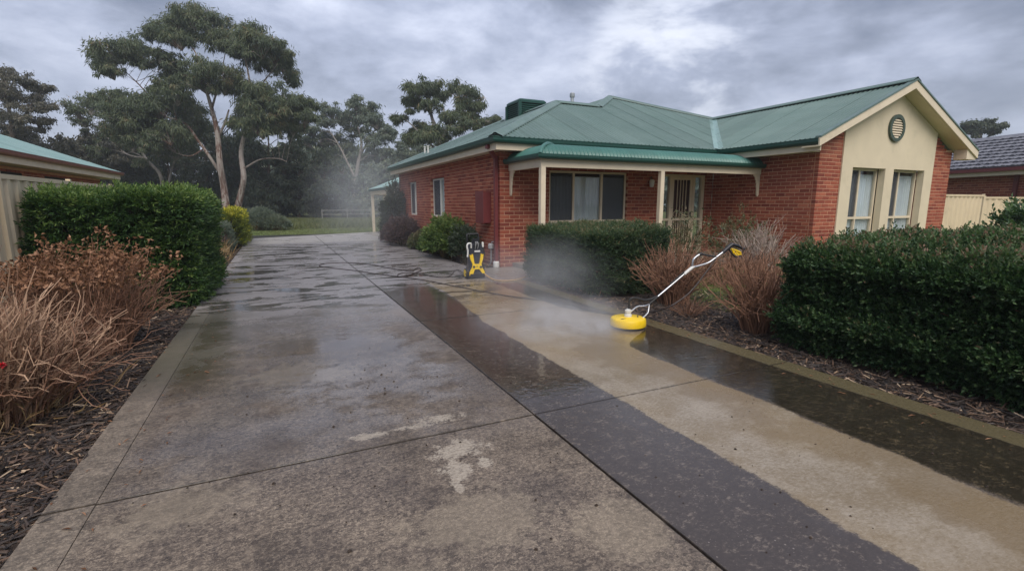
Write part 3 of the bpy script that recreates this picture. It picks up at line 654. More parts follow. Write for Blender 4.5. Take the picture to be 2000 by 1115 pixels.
# oval gable vent
vc = np.array([14.27, YG - .03, 3.36]); k = 36
def oval(rx, rz, y): return [(vc[0] + rx * cos(2 * pi * i / k), y, vc[2] + rz * sin(2 * pi * i / k)) for i in range(k)]
a, b, c_, d_ = oval(.33, .33, YG - .028), oval(.33, .33, YG - .085), oval(.245, .245, YG - .085), oval(.245, .245, YG - .028)
vent = MB().poly(a + b + c_ + d_, [(q * k + i, q * k + (i + 1) % k, (q + 1) * k + (i + 1) % k, (q + 1) * k + i) for q in range(3) for i in range(k)]).build('gable_vent', grained('vent_green', (.05, .075, .055), .5), house)
MB().poly([(vc[0], YG - .034, vc[2])] + oval(.25, .25, YG - .034), [(0, i + 1, (i + 1) % k + 1) for i in range(k)]).build('vent_back', M['room'], vent)
for i in range(8):
    z = vc[2] - .235 + i * .0585; hw = sqrt(max(.245 ** 2 - (z + .024 - vc[2]) ** 2, .002)); MB().hexa([(vc[0] - hw, YG - .075, z), (vc[0] + hw, YG - .075, z), (vc[0] + hw, YG - .07, z - .004), (vc[0] - hw, YG - .07, z - .004), (vc[0] - hw, YG - .045, z + .048), (vc[0] + hw, YG - .045, z + .048), (vc[0] + hw, YG - .038, z + .042), (vc[0] - hw, YG - .038, z + .042)]).build('slat', M['cream'], vent)

# ---- eaves
def sweep(path, prof, name, m, parent=house):
    """profile (outward, z) swept along a plan polyline with mitred corners; outward is to the left of travel"""
    P = [np.array(p, float) for p in path]; n = len(P); k = len(prof); V = []
    for i in range(n):
        ds = []
        if i > 0: ds.append(unit(P[i] - P[i - 1]))
        if i < n - 1: ds.append(unit(P[i + 1] - P[i]))
        ns = [np.array([-d[1], d[0]]) for d in ds]; mm = ns[0] if len(ns) == 1 else (ns[0] + ns[1]) / (1 + np.dot(ns[0], ns[1]))
        for (o_, z) in prof: V.append((P[i][0] + mm[0] * o_, P[i][1] + mm[1] * o_, z))
    F = [(i * k + j, i * k + (j + 1) % k, (i + 1) * k + (j + 1) % k, (i + 1) * k + j) for i in range(n - 1) for j in range(k)]
    F += [tuple(range(k - 1, -1, -1)), tuple((n - 1) * k + j for j in range(k))]
    return MB().poly(V, F).build(name, m, parent)
EV = [(4.40, 20.98), (4.40, 10.06), (10.94, 10.06), (10.94, 7.19)][::-1]
gp = [(0.003, 2.785), (.07, 2.785), (.10, 2.805), (.115, 2.84), (.115, 2.885), (.122, 2.893), (.122, 2.912), (.105, 2.912), (.10, 2.89), (.02, 2.88), (.003, 2.905)]
sweep(EV, [(q, z) for q, z in gp], 'gutter', M['gutter'])
sweep(EV, [(0, 2.645), (0, 2.87), (-.022, 2.87), (-.022, 2.645)], 'fascia', M['cream'])
sweep([(10.94, 7.53)] + EV[1:], [(-.024, 2.668), (-.024, 2.68), (-.75, 2.68), (-.75, 2.668)], 'soffit', M['soffit'])
# barge boards, capping and raked soffit of the gable
def barge(x0, z0, x1, z1, name, m, y0, y1, dz0, dz1):
    MB().hexa([(x0, y0, z0 + dz0), (x1, y0, z1 + dz0), (x1, y1, z1 + dz0), (x0, y1, z0 + dz0), (x0, y0, z0 + dz1), (x1, y0, z1 + dz1), (x1, y1, z1 + dz1), (x0, y1, z0 + dz1)]).build(name, m, house)
XL, XRR, YB = 10.84, 17.72, 7.15
for (x0, x1) in ((XL, RIDGEX), (XRR, RIDGEX)):
    barge(x0, 2.915, x1, APEX, 'barge_board', M['cream'], YB, YB + .035, -.185, -.005)
    barge(x0, 2.92, x1, APEX + .005, 'barge_capping', M['roof'], YB - .02, YB + .11, -.003, .035)
    barge(x0, 2.92, x1, APEX, 'raked_soffit', M['soffit'], YB + .036, YG + .05, -.195, -.17)
for (x0, x1, xw) in ((XRR, 17.21, 0),):
    MB().prism([(x0, YB + .04, 2.69), (x1, YB + .04, 2.69), (x1, YB + .04, 2.92 + abs(x1 - x0) * PITCHR - .2), (x0, YB + .04, 2.735)], (0, .30, 0)).build('boxed_eave_end', M['cream'], house)

# ---- corrugated roof
def corr_sheets(O, U, Sv, umax, lo, hi, m, name='roof_sheet', parent=house, pit=.12, sheet=.84, u0=0.):
    O, U, Sv = (np.array(q, float) for q in (O, U, Sv)); U = unit(U); Sv = unit(Sv); N = np.cross(U, Sv); N = N if N[2] > 0 else -N
    ns = int(math.ceil((umax - u0) / sheet)); ka = 0
    for si in range(ns):
        a, b = u0 + si * sheet, min(u0 + (si + 1) * sheet + .03, umax)
        us = np.arange(a, b + 1e-6, pit / 8); V = []; cnt = 0
        for u in us:
            l, h = lo(u), hi(u)
            if h < l: h = l
            d = .0150 * cos(2 * pi * u / pit) + (.004 if u < a + .05 else 0) + (.003 if u > u0 + (si + 1) * sheet else 0)
            for v in (l, h): V.append(O + U * u + Sv * v + N * d)
        n = len(us)
        if n < 2: continue
        MB().poly(V, [(2 * i, 2 * i + 2, 2 * i + 3, 2 * i + 1) for i in range(n - 1)]).build(name, m, parent, smooth=True)
cs = sqrt(1 + PITCHR ** 2)          # slope length per metre of run
YV = 9.97; ridge = RIDGEX - 10.86
fr_top = [(0, 0), (3.62, 3.62), (5.13, 3.62), (6.75, 5.24), (9.93, 3.45)]
def pw(pts):
    xs = [p[0] for p in pts]; ys = [p[1] for p in pts]
    return lambda u: float(np.interp(u, xs, ys))
top_f = pw(fr_top); low_f = pw([(0, 0), (6.54, 0), (9.93, 3.44)])
RO = (4.32, YV, 2.915)
corr_sheets(RO, (1, 0, 0), (0, 1, PITCHR), 9.93, lambda u: low_f(u) * cs, lambda u: top_f(u) * cs, M['roof'])
LEN = 11.05
corr_sheets((4.32, YV, 2.915), (0, 1, 0), (1, 0, PITCHR), LEN, lambda u: 0, lambda u: min(u, LEN - u, 3.62) * cs, M['roof'])
gl_low = pw([(0, 0), (YV - YB, 0), (YV - YB + 3.44, 3.44)])
corr_sheets((10.86, YB, 2.915), (0, 1, 0), (1, 0, PITCHR), YV - YB + 3.44, lambda u: gl_low(u) * cs, lambda u: ridge * cs, M['roof'])
corr_sheets((17.70, YB, 2.915), (0, 1, 0), (-1, 0, PITCHR), 9.0, lambda u: 0, lambda u: ridge * cs, M['roof'])
# higher rear part: slope facing the driveway, and backs that close the roof
zt = 2.915 + PITCHR * 3.62
corr_sheets((9.45, YV + 3.62, zt), (0, 1, 0), (1, 0, PITCHR), 6.0, lambda u: 0, lambda u: min(u, 1.62) * cs, M['roof'])
corr_sheets((12.5, YV + 5.24, 2.915), (0, 1, 0), (-1, 0, PITCHR), .1, lambda u: 0, lambda u: 0, M['roof'])
MB().poly([(7.94, YV + 3.62, zt), (7.94, YE - 3.5, zt), (9.45, YE - 3.5, zt - .05), (9.45, YV + 3.63, zt - .01)], [(0, 1, 2, 3)]).poly(
    [(11.07, YV + 5.24, zt + .72), (14.25, YV + 3.45, zt - .08), (17.7, YV + 3.45, 2.92), (17.7, 20, 2.92), (11.07, 20, zt + .72)], [(0, 1, 2, 3, 4)]).poly(
    [(4.35, YE + .1, 2.92), (7.94, YE - 3.5, zt), (11.07, 20, zt + .7), (17.7, 20, 2.92)], [(0, 1, 2, 3)]).build('rear_roof', M['roof'], house)
def cap(p, q, r=.075, name='ridge_cap', m='roof'):
    p, q = np.array(p, float), np.array(q, float); t = unit(q - p); s = unit(np.cross(t, (0, 0, 1.))); up = np.cross(s, t)
    prof = [(-.17, -.055), (-.16, -.03), (-.06, .018), (-.035, .04), (0, .05), (.035, .04), (.06, .018), (.16, -.03), (.17, -.055)]
    V = [P + s * a + up * (b + .022) for P in (p, q) for a, b in prof]; n = len(prof)
    MB().poly(V, [(i, i + 1, n + i + 1, n + i) for i in range(n - 1)]).build(name, M[m], house, smooth=True)
HT = (7.94, YV + 3.62, zt); MID = (9.45, YV + 3.62, zt); PK = (11.07, YV + 5.24, zt + 1.62 * PITCHR); GR = (RIDGEX, YV + 3.45, APEX)
cap((4.36, YV + .04, 2.93), HT, name='hip_cap'); cap(HT, MID); cap(MID, PK, name='hip_cap'); cap(PK, GR, name='hip_cap'); cap((RIDGEX, YB - .01, APEX + .012), GR); cap(HT, (7.94, YE - 3.5, zt)); cap((7.94, YE - 3.5, zt), (4.36, YE + .05, 2.93), name='hip_cap')
p, q = np.array([10.88, YV - .02, 2.93]), np.array([RIDGEX - .05, YV + 3.40, APEX - .01]); s = np.array([.7071, -.7071, 0]) * .12
MB().poly([p - s + [0, 0, .035], p + [0, 0, .005], p + s + [0, 0, .035], q - s + [0, 0, .035], q + [0, 0, .005], q + s + [0, 0, .035]], [(0, 1, 4, 3), (1, 2, 5, 4)]).build('valley_gutter', M['roof_left'], house)
# flue and cooler
fp = np.array([9.15, 14.6, zt]); MB().lathe(fp, [(.09, -.5), (.09, .02), (.055, .03), (.055, .48)], 18).lathe(fp, [(.075, .43), (.085, .46), (.085, .55), (.06, .58)], 18).build('flue', M['galv'], house, smooth=True)
cx, cy, cz = 8.15, 16.0, zt - .62; w = .50
cool = MB().bbox(cx - w, cx + w, cy - w, cy + w, cz, cz + .30, .02).build('evaporative_cooler', M['gutter'], house)
MB().bbox(cx - w - .03, cx + w + .03, cy - w - .03, cy + w + .03, cz + .95, cz + 1.07, .05).build('lid', M['gutter'], cool)
for (sx, sy) in ((-1, -1), (1, -1), (-1, 1), (1, 1)): MB().box(cx + sx * w - .05, cx + sx * w + .05, cy + sy * w - .05, cy + sy * w + .05, cz + .30, cz + .949).build('corner_post', M['gutter'], cool)
MB().box(cx - w + .04, cx + w - .04, cy - w + .04, cy + w - .04, cz + .301, cz + .948).build('filter_pad', M['black'], cool)
for i in range(9):
    z = cz + .33 + i * .068
    for (x0, x1, y0, y1) in ((cx - w + .06, cx + w - .06, cy - w - .012, cy - w + .03), (cx - w - .012, cx - w + .03, cy - w + .06, cy + w - .06)): MB().hexa([(x0, y0, z), (x1, y0, z), (x1, y1, z + .03), (x0, y1, z + .03), (x0, y0, z + .022), (x1, y0, z + .022), (x1, y1, z + .052), (x0, y1, z + .052)] if x1 - x0 > .5 else [(x0, y0, z), (x1, y0, z + .03), (x1, y1, z + .03), (x0, y1, z), (x0, y0, z + .022), (x1, y0, z + .052), (x1, y1, z + .052), (x0, y1, z + .022)]).build('louvre', M['gutter'], cool)
for (px, py) in ((5.2, 18.1), (5.5, 19.6)): MB().lathe((px, py, 2.92 + (px - 4.32) * PITCHR), [(.03, -.2), (.03, .22), (.045, .23), (.045, .26)], 10).build('vent_pipe', M['palegrey'], house)

# ---- verandah
VX0, VY0, D = 4.90, 8.98, 1.62
def vz(d): return 2.47 + .265 * (1 - (1 - min(d / .60, 1)) ** 2.2) ** .60 - max(0, d - .62) * .15
def bull(O, U, In, u0, umax, dmax, sheet=.76, pit=.095):
    ns = int(math.ceil((umax - u0) / sheet))
    for si in range(ns):
        us = np.arange(u0 + si * sheet, min(u0 + (si + 1) * sheet + .02, umax) + 1e-6, pit / 6); V = []; K = 14
        for u in us:
            dm = max(min(dmax(u), D), .0); c = .013 * cos(2 * pi * u / pit)
            for kk in range(K):
                d = dm * (kk / (K - 1)) ** 1.7; e = .01; sl = (vz(d + e) - vz(max(d - e, 0))) / (d + e - max(d - e, 0)); nn = unit(np.array([-sl, 1.]))
                V.append(np.array(O) + np.array(U) * u + np.array(In) * (d + nn[0] * c) + np.array([0, 0, vz(d) + nn[1] * c]))
        n = len(us)
        if n > 1: MB().poly(V, [(i * K + j, (i + 1) * K + j, (i + 1) * K + j + 1, i * K + j + 1) for i in range(n - 1) for j in range(K - 1)]).build('curved_roof_sheet', M['verandah'], house, smooth=True)
bull((VX0, VY0, 0), (1, 0, 0), (0, 1, 0), 0, XB - VX0 - .01, lambda u: u)
bull((VX0, VY0, 0), (0, 1, 0), (1, 0, 0), 0, YA - VY0 - .01, lambda u: u)
MB().tube([(VX0 + d, VY0 + d, vz(d) + .018) for d in np.linspace(0, 1.0, 14)], .04, 8).build('hip_cap', M['verandah'], house, smooth=True)
vp = [(0.0, 2.385), (.06, 2.385), (.085, 2.40), (.10, 2.43), (.10, 2.485), (.085, 2.485), (.08, 2.47), (0.0, 2.47)]
VP = [(VX0, YA - .01), (VX0, VY0), (XB - .012, VY0)][::-1]
sweep([(x, y) for x, y in VP], vp, 'verandah_gutter', M['gutter'])
sweep([(x, y) for x, y in VP], [(-.045, 2.23), (-.045, 2.42), (-.135, 2.42), (-.135, 2.23)], 'verandah_beam', M['cream'])
MB().box(VX0 + .14, XB - .2, VY0 + .14, YA - .0, 2.425, 2.44).build('verandah_ceiling', M['soffit'], house)
for px in (VX0 + .045, 8.10): MB().bbox(px, px + .11, VY0 + .035, VY0 + .145, -.02, 2.229, .006).build('verandah_post', M['cream'], house)
def bracket(P0, H):
    """curved corner bracket: P0 under the beam at the wall, H horizontal direction away from the wall"""
    H = np.array(H, float); th = np.cross(H, (0, 0, 1.)) * .035; P0 = np.array(P0, float)
    pr = [(0, 0), (.30, 0), (.285, -.035), (.24, -.05), (.20, -.085), (.175, -.14), (.15, -.15), (.155, -.20), (.125, -.235), (.13, -.30), (.10, -.36), (.10, -.46), (.085, -.53), (.05, -.56), (0, -.52)]
    MB().prism([P0 + H * a * .75 + np.array([0, 0, b]) - th / 2 for a, b in pr], th).build('corner_bracket', M['cream'], house)
bracket((XB - .003, VY0 + .09, 2.229), (-1, 0, 0)); bracket((VX0 + .09, YA - .003, 2.229), (0, -1, 0))
MB().box(5.05, XB - .01, 9.16, YA - .004, -.05, .10).build('porch_slab', grained('porch_concrete', (.26, .23, .20), .6, var=.25), house)
# ---- front door with sidelights
fr = FR['front']; uo = lambda x: x - XA
dm = MB(); zt2 = 26 * CRS - .005
for (a, b) in ((9.455, 9.52), (9.88, 9.97), (10.72, 10.81), (11.06, 11.165)): dm.fbox(fr, uo(a), uo(b), .10, zt2, -.14, -.03)
dm.fbox(fr, uo(9.52), uo(9.88), zt2 - .06, zt2, -.14, -.032).fbox(fr, uo(9.97), uo(10.72), zt2 - .06, zt2, -.14, -.032).fbox(fr, uo(10.81), uo(11.06), zt2 - .06, zt2, -.14, -.032)
for (a, b) in ((9.52, 9.88), (10.81, 11.06)): dm.fbox(fr, uo(a), uo(b), .10, .16, -.14, -.032).fbox(fr, uo(a), uo(b), 1.02, 1.08, -.14, -.034)
door = dm.build('front_door', M['cream'], house)
MB().fbox(fr, uo(9.972), uo(10.718), .11, zt2 - .062, -.13, -.10).build('door_leaf', grained('dark_door', (.05, .022, .016), .45, var=.3), door)
for (a, b) in ((9.52, 9.88), (10.81, 11.06)):
    for (z0, z1) in ((.162, 1.018), (1.082, zt2 - .062)): MB().fbox(fr, uo(a), uo(b), z0, z1, -.10, -.094).build('glass_pane', M['glass'], door)
    MB().fbox(fr, uo(a) - .02, uo(b) + .02, .1, zt2, -.40, -.38).build('room_lining', M['room'], door)
sd = MB(); u0, u1 = uo(9.974), uo(10.716)
sd.fbox(fr, u0, u0 + .07, .115, zt2 - .064, -.075, -.045).fbox(fr, u1 - .07, u1, .115, zt2 - .064, -.075, -.045).fbox(fr, u0 + .07, u1 - .07, 2.14, zt2 - .064, -.075, -.046).fbox(fr, u0 + .07, u1 - .07, .115, .20, -.075, -.046).fbox(fr, u0 + .07, u1 - .07, 1.02, 1.09, -.075, -.046)
for u in (.21, .32, .42, .53):
    sd.fbox(fr, u0 + u - .007, u0 + u + .007, 1.09, 2.14, -.072, -.050)
for i in range(7):
    u = .13 + i * .080; sd.fbox(fr, u0 + u - .007, u0 + u + .007, .20, 1.02, -.072, -.050)
for u in (.16, .37, .58): sd.tube([fr[0] + fr[1] * (u0 + u + .07 * cos(t)) + fr[2] * -.055 + np.array([0, 0, 1.2 + .07 * sin(t)]) for t in np.linspace(0, 2 * pi, 14)], .007, 5)
sd.build('security_screen', M['cream'], door); MB().fbox(fr, u1 - .055, u1 - .02, 1.10, 1.25, -.044, -.02).build('handle', M['iron'], door)
lp = np.array([9.12, YA - .10, 2.02]); pl = MB().lathe(lp, [(.03, -.10), (.055, -.08), (.07, .06), (.05, .10)], 14).build('porch_light', M['palegrey'], house, smooth=True); MB().tube([(9.12, YA - .01, 2.16), (9.12, YA - .09, 2.19), (9.12, YA - .10, 2.12)], .014, 6).build('light_arm', M['iron'], pl)

# ---- services on the side wall
MB().box(XA - .20, XA - .008, 11.12, 11.62, 1.03, 1.77).poly([(XA - .215, 11.11, 1.02), (XA - .215, 11.63, 1.02), (XA - .215, 11.63, 1.79), (XA - .215, 11.11, 1.79), (XA - .198, 11.11, 1.02), (XA - .198, 11.63, 1.02), (XA - .198, 11.63, 1.79), (XA - .198, 11.11, 1.79)], [(3, 2, 1, 0), (0, 1, 5, 4), (1, 2, 6, 5), (2, 3, 7, 6), (3, 0, 4, 7)]).build('meter_box', M['maroon'], house)
dp = MB().bbox(XA - .10, XA - .012, 10.66, 10.76, .14, 2.56, .008); dp.hexa([(XA - .10, 10.66, 2.50), (XA - .012, 10.66, 2.50), (XA - .012, 10.76, 2.50), (XA - .10, 10.76, 2.50), (4.36, 10.42, 2.72), (4.45, 10.42, 2.72), (4.45, 10.52, 2.72), (4.36, 10.52, 2.72)]); dp.box(4.34, 4.47, 10.40, 10.54, 2.70, 2.80)
dpo = dp.build('downpipe', M['maroon'], house); MB().lathe((XA - .056, 10.71, 0), [(.075, 0), (.075, .11), (.06, .14)], 12).build('drain_fitting', M['palegrey'], dpo)
gm = MB().lathe((XA - .075, 10.98, .47), [(.03, -.07), (.07, -.05), (.075, .04), (.05, .07)], 14).build('gas_regulator', M['grey'], house, smooth=True)
MB().tube(spline([(XA - .075, 10.98, .42), (XA - .075, 10.98, .2), (XA - .08, 10.99, .08), (XA - .10, 11.10, -.03)], 5), .014, 7).tube(spline([(XA - .075, 10.98, .53), (XA - .07, 10.93, .58), (XA - .03, 10.9, .58)], 4), .012, 6).build('service_pipe', M['galv'], gm)

# ================================================================== CARPORT
cp = thing('carport', 'cream carport with green roof and slim posts at the far end of the brick house', 'carport', (4.66, 27, 0))
for (x, y) in ((4.62, 27.0), (6.4, 27.2), (4.75, 24.4)): MB().box(x, x + .13, y, y + .13, -.05, 1.93).build('post', M['cream'], cp)
MB().box(4.60, 4.75, 20.95, 27.15, 1.93, 2.17).box(4.75, 9.0, 27.0, 27.14, 1.93, 2.16).build('beam', M['cream'], cp)
MB().box(4.52, 4.597, 20.95, 27.25, 2.10, 2.21).build('gutter', M['gutter'], cp)
for i in range(8): 
    y0 = 20.96 + i * .785; y1 = min(y0 + .775, 27.22); us = np.arange(y0, y1, .019)
    V = []
    for u in us:
        d = .012 * cos(2 * pi * u / .076); h = min(1.9, (27.25 - u) * 1.0)
        V += [(4.52, u, 2.215 + d), (4.52 + h, u, 2.215 + h * .44 + d)]
    MB().poly(V, [(2 * q, 2 * q + 2, 2 * q + 3, 2 * q + 1) for q in range(len(us) - 1)]).build('roof_sheet', M['roof_left'], cp, smooth=True)

# ================================================================== FENCES
def sheet_fence(t, P, Q, h, step=.0, nrib=None, flat=.17):
    """steel fence: posts, rails and ribbed infill panels between P and Q"""
    P, Q = np.array(P, float), np.array(Q, float); L = np.linalg.norm(Q - P); d = (Q - P) / L; nr = np.array([-d[1], d[0]]); npan = max(1, round(L / 2.38)); w = L / npan
    for i in range(npan + 1):
        c = P + d * (i * w); MB().fbox((np.array([c[0], c[1], 0]), np.append(d, 0), np.append(nr, 0)), -.03, .03, -.05, h + .03, -.03, .03).build('fence_post', M['fence'], t)
    for i in range(npan):
        a = P + d * (i * w + .032); F = (np.array([a[0], a[1], 0]), np.append(d, 0), np.append(nr, 0)); ww = w - .064
        MB().fbox(F, 0, ww, h - .06, h, -.024, .024).build('top_rail', M['fence'], t); MB().fbox(F, 0, ww, .02, .08, -.024, .024).build('bottom_rail', M['fence'], t)
        pr = []; u = 0; 
        while u < ww - .01:
            for (du, dd) in ((0, -.014), (.03, .014), (.15, .014), (.18, -.014)): pr.append((min(u + du, ww), dd))
            u += flat + .10
        n = len(pr); V = [F[0] + F[1] * a_ + F[2] * b_ + np.array([0, 0, z]) for z in (.08, h - .06) for a_, b_ in pr]
        MB().poly(V, [(j, j + 1, n + j + 1, n + j) for j in range(n - 1)]).build('infill_sheet', M['fence'], t)
fl = thing('steel_fence', 'cream steel sheet fence behind the dark clipped hedge on the left', 'fence', (-3.05, 8.3, 0)); sheet_fence(fl, (-3.06, 1.16), (-3.06, 24.9), 1.86)
frr = thing('steel_fence', 'cream steel sheet fence joining the gable end to the grey tiled house', 'fence', (17.6, 7.9, 0)); sheet_fence(frr, (17.62, 7.86), (20.35, 7.92), 1.76); sheet_fence(frr, (20.42, 7.92), (27.5, 6.4), 1.70)

# ================================================================== NEIGHBOURING HOUSES
nl = thing('neighbour_house', 'low house on the left with pale green roof and maroon gutter behind the cream fence', 'house', (-6.2, 18, 0))
EX, EY = -5.62, 25.4
wl = MB().box(-14, EX - .556, 6, EY - .5, 0, 2.44).build('wall', M['mortar'], nl); FL = (np.array([EX - .55, EY - .5, 0.]), np.array([0, -1., 0]), np.array([1., 0, 0])); mb = MB()
for b in brick_runs('l', FL, 14, 2.43, [], 0): brick_shape(mb, (FL[0] + FL[1] * (b[2] + b[3]) / 2 + np.array([0, 0, (b[4] + b[5]) / 2]), FL[1], FL[2]), b[3] - b[2])
mb.build('brickwork', M['brick_run'], wl, kind='stuff')
MB().box(EX - .03, EX, 4, EY, 2.44, 2.66).box(-14, EX - .03, EY - .03, EY, 2.44, 2.66).build('fascia', M['cream'], nl); MB().box(-12, EX - .04, 4, EY - .04, 2.46, 2.475).build('soffit', M['soffit'], nl)
sweep([(EX, 4), (EX, EY), (-14, EY)][::-1], [(a, b - .185) for a, b in gp], 'gutter', M['maroon_gutter'], nl)
corr_sheets((EX + .08, EY + .05, 2.72), (0, -1, 0), (-1, 0, .40), 21, lambda u: 0, lambda u: min(u, 4.5) * 1.077, M['roof_left'], parent=nl)
MB().poly([(EX + .08, EY + .05, 2.715), (EX - 4.4, EY - 4.45, 4.5), (-14, EY - 4.45, 4.5), (-14, EY + .05, 2.715)], [(0, 1, 2, 3)]).build('roof_end', M['roof_left'], nl)
for y in (13.0, 16.4, 19.6): MB().box(EX - .552, EX - .545, y, y + 1.7, 1.0, 2.30).build('window', M['room'], nl)

nr_ = thing('neighbour_house', 'grey tiled red brick house with maroon gutter beyond the gable end', 'house', (22, 8, 0))
Pn = at(1930, 333, 17.6); dn = unit(np.array([.29, .957, 0.])); nn = np.array([-dn[1], dn[0], 0.])   # wall line; outward normal towards the camera side
Pn[2] = 0; EZ = 2.68
if np.dot(nn, CAM - Pn) < 0: nn = -nn
FN = (Pn - dn * 6 - nn * .45, dn, nn)
mb = MB(); mb.fbox(FN, 0, 16, -.05, 2.6, -.2, -.008); wn = mb.build('wall', M['mortar'], nr_)
rn = MB(); c2 = 0
cand = brick_runs('n', FN, 16, 2.58, [], 0)
seen = sorted([b for b in cand if b[4] > 1.55 and 1.5 < b[2] < 12], key=lambda b: -b[0])[:220]; sset = set(map(id, seen)); cc = {}
for b in cand:
    _, _, s0, s1, z0, z1 = b; ctr = FN[0] + dn * (s0 + s1) / 2 + np.array([0, 0, (z0 + z1) / 2])
    L = round(s1 - s0, 3)
    if id(b) in sset:
        if L not in cc:
            q = MB(); brick_shape(q, (np.zeros(3), dn, nn), L); cc[L] = mesh_from('brick', np.array(q.v), [len(f) for f in q.f], [i for f in q.f for i in f], M['brick'])
        add_mesh('brick', cc[L], wn, ctr)
    else: brick_shape(rn, (ctr, dn, nn), L)
rn.build('brickwork', M['brick_run'], wn, kind='stuff')
F2 = (Pn - dn * 6, dn, nn)
MB().fbox(F2, 0, 16, 2.46, 2.62, -.03, -.005).build('fascia', M['cream'], nr_); MB().fbox(F2, 0, 16, 2.60, 2.72, -.002, .11).build('gutter', M['maroon'], nr_); MB().fbox(F2, 0, 16, 2.47, 2.485, -.44, -.031).build('soffit', M['soffit'], nr_)
MB().fbox(FN, 5.3, 5.42, 0, 2.56, .005, .085).build('downpipe', M['maroon'], nr_)
rt = np.array([-nn[0], -nn[1], .445]); cs2 = np.linalg.norm(rt); rt = rt / cs2; RL = 3.35 * cs2; Nt = unit(np.cross(dn, rt)); Nt = Nt if Nt[2] > 0 else -Nt
O2 = Pn - dn * 6 + nn * .06 + np.array([0, 0, 2.72])
MB().poly([O2, O2 + dn * 16, O2 + dn * 16 + rt * RL, O2 + rt * RL], [(0, 1, 2, 3)]).poly([O2 + rt * RL, O2 + dn * 16 + rt * RL, O2 + dn * 16 - nn * 7 , O2 - nn * 7], [(0, 1, 2, 3)]).build('roof', M['tile_run'], nr_)
tn = MB(); tl = []; gau, tw = .335, .30
def tile_geo(q, O):
    pr = [(0, .012), (.05, .034), (.10, .040), (.15, .022), (.20, .012), (.25, .030), (.295, .014)]; V = []
    for v, up in ((0., .05), (gau + .04, .0)):
        for u, h in pr: V.append(O + dn * u + rt * v + Nt * (h + up))
    for u, h in pr: V.append(O + dn * u + Nt * 0.0)
    n = len(pr); q.poly(V, [(i, i + 1, n + i + 1, n + i) for i in range(n - 1)] + [(2 * n + i, 2 * n + i + 1, i + 1, i) for i in range(n - 1)])
tq = MB(); tile_geo(tq, np.zeros(3)); tme = mesh_from('tile', np.array(tq.v), [len(f) for f in tq.f], [i for f in tq.f for i in f], M['tile'])
for r_ in range(int(RL / gau)):
    for j in range(int(16 / tw)): tl.append((r_, j))
def tpos(t): return O2 + dn * (t[1] * tw + (t[0] % 2) * .15) + rt * (t[0] * gau)
roofobj = bpy.data.objects['roof']
seen = set(sorted([t for t in tl if 3.5 < t[1] * tw < 12], key=lambda t: np.linalg.norm(tpos(t) - CAM))[:290])
for t in tl:
    if t in seen: add_mesh('tile', tme, roofobj, tpos(t))
    else: tile_geo(tn, tpos(t))
tn.build('tiling', M['tile_run'], roofobj, kind='stuff')

# ================================================================== PADDOCK FENCE AND POSTS BEHIND
M['old_rail'] = grained('old_rail', (.17, .165, .15), .8, var=.3)
pf = thing('paddock_fence', 'pale weathered rail fence glimpsed far behind the driveway under the trees', 'fence', (6, 50, 0))
for i in range(5): MB().box(3.9 + i * 2.3, 3.98 + i * 2.3, 50 + i * .25, 50.08 + i * .25, -.1, .95).build('post', M['old_rail'], pf)
for z in (.42, .80):
    for i in range(4): MB().hexa([(3.985 + i * 2.3, 50.02 + i * .25, z), (6.195 + i * 2.3, 50.25 + i * .25, z), (6.195 + i * 2.3, 50.29 + i * .25, z), (3.985 + i * 2.3, 50.06 + i * .25, z), (3.985 + i * 2.3, 50.02 + i * .25, z + .06), (6.195 + i * 2.3, 50.25 + i * .25, z + .06), (6.195 + i * 2.3, 50.29 + i * .25, z + .06), (3.985 + i * 2.3, 50.06 + i * .25, z + .06)]).build('rail', M['old_rail'], pf)
for px, py, lab in ((560, 447, 'short white stake in the grass beside the round grey shrub'), (642, 447, 'short white stake at the lawn edge left of the carport post')):
    b = ground(px, py); t = MB().box(-.05, .05, -.05, .05, 0, .75).build('marker_post', M['white'], loc=b); tag(t, lab, 'post')

# ================================================================== PLANTS
def wob(P, f=1.3, s=0.): return (np.sin(P[:, 0] * 2.1 * f + s) * np.cos(P[:, 1] * 1.7 * f + 2 * s) + np.sin(P[:, 2] * 2.9 * f + P[:, 0] * 1.1 * f + s)) * .5
def box_surface(n, x0, x1, y0, y1, z0, z1, faces):
    """random points and normals on chosen faces of a box"""
    ar = {'t': (x1 - x0) * (y1 - y0), 'l': (y1 - y0) * (z1 - z0), 'r': (y1 - y0) * (z1 - z0), 'f': (x1 - x0) * (z1 - z0), 'b': (x1 - x0) * (z1 - z0)}
    fs = list(faces); w = np.array([ar[f] * faces[f] for f in fs]); k = RNG.choice(len(fs), n, p=w / w.sum()); a, b = RNG.random(n), RNG.random(n)
    P = np.zeros((n, 3)); N = np.zeros((n, 3)); X = x0 + a * (x1 - x0); Yy = y0 + a * (y1 - y0); Y2 = y0 + b * (y1 - y0); Z = z0 + b * (z1 - z0)
    for i, f in enumerate(fs):
        s_ = k == i
        if f == 't': P[s_] = np.stack([X, Y2, np.full(n, z1)], 1)[s_]; N[s_] = (0, 0, 1)
        if f in 'lr': P[s_] = np.stack([np.full(n, x0 if f == 'l' else x1), Yy, Z], 1)[s_]; N[s_] = (-1 if f == 'l' else 1, 0, 0)
        if f in 'fb': P[s_] = np.stack([X, np.full(n, y0 if f == 'f' else y1), Z], 1)[s_]; N[s_] = (0, -1 if f == 'f' else 1, 0)
    return P, N
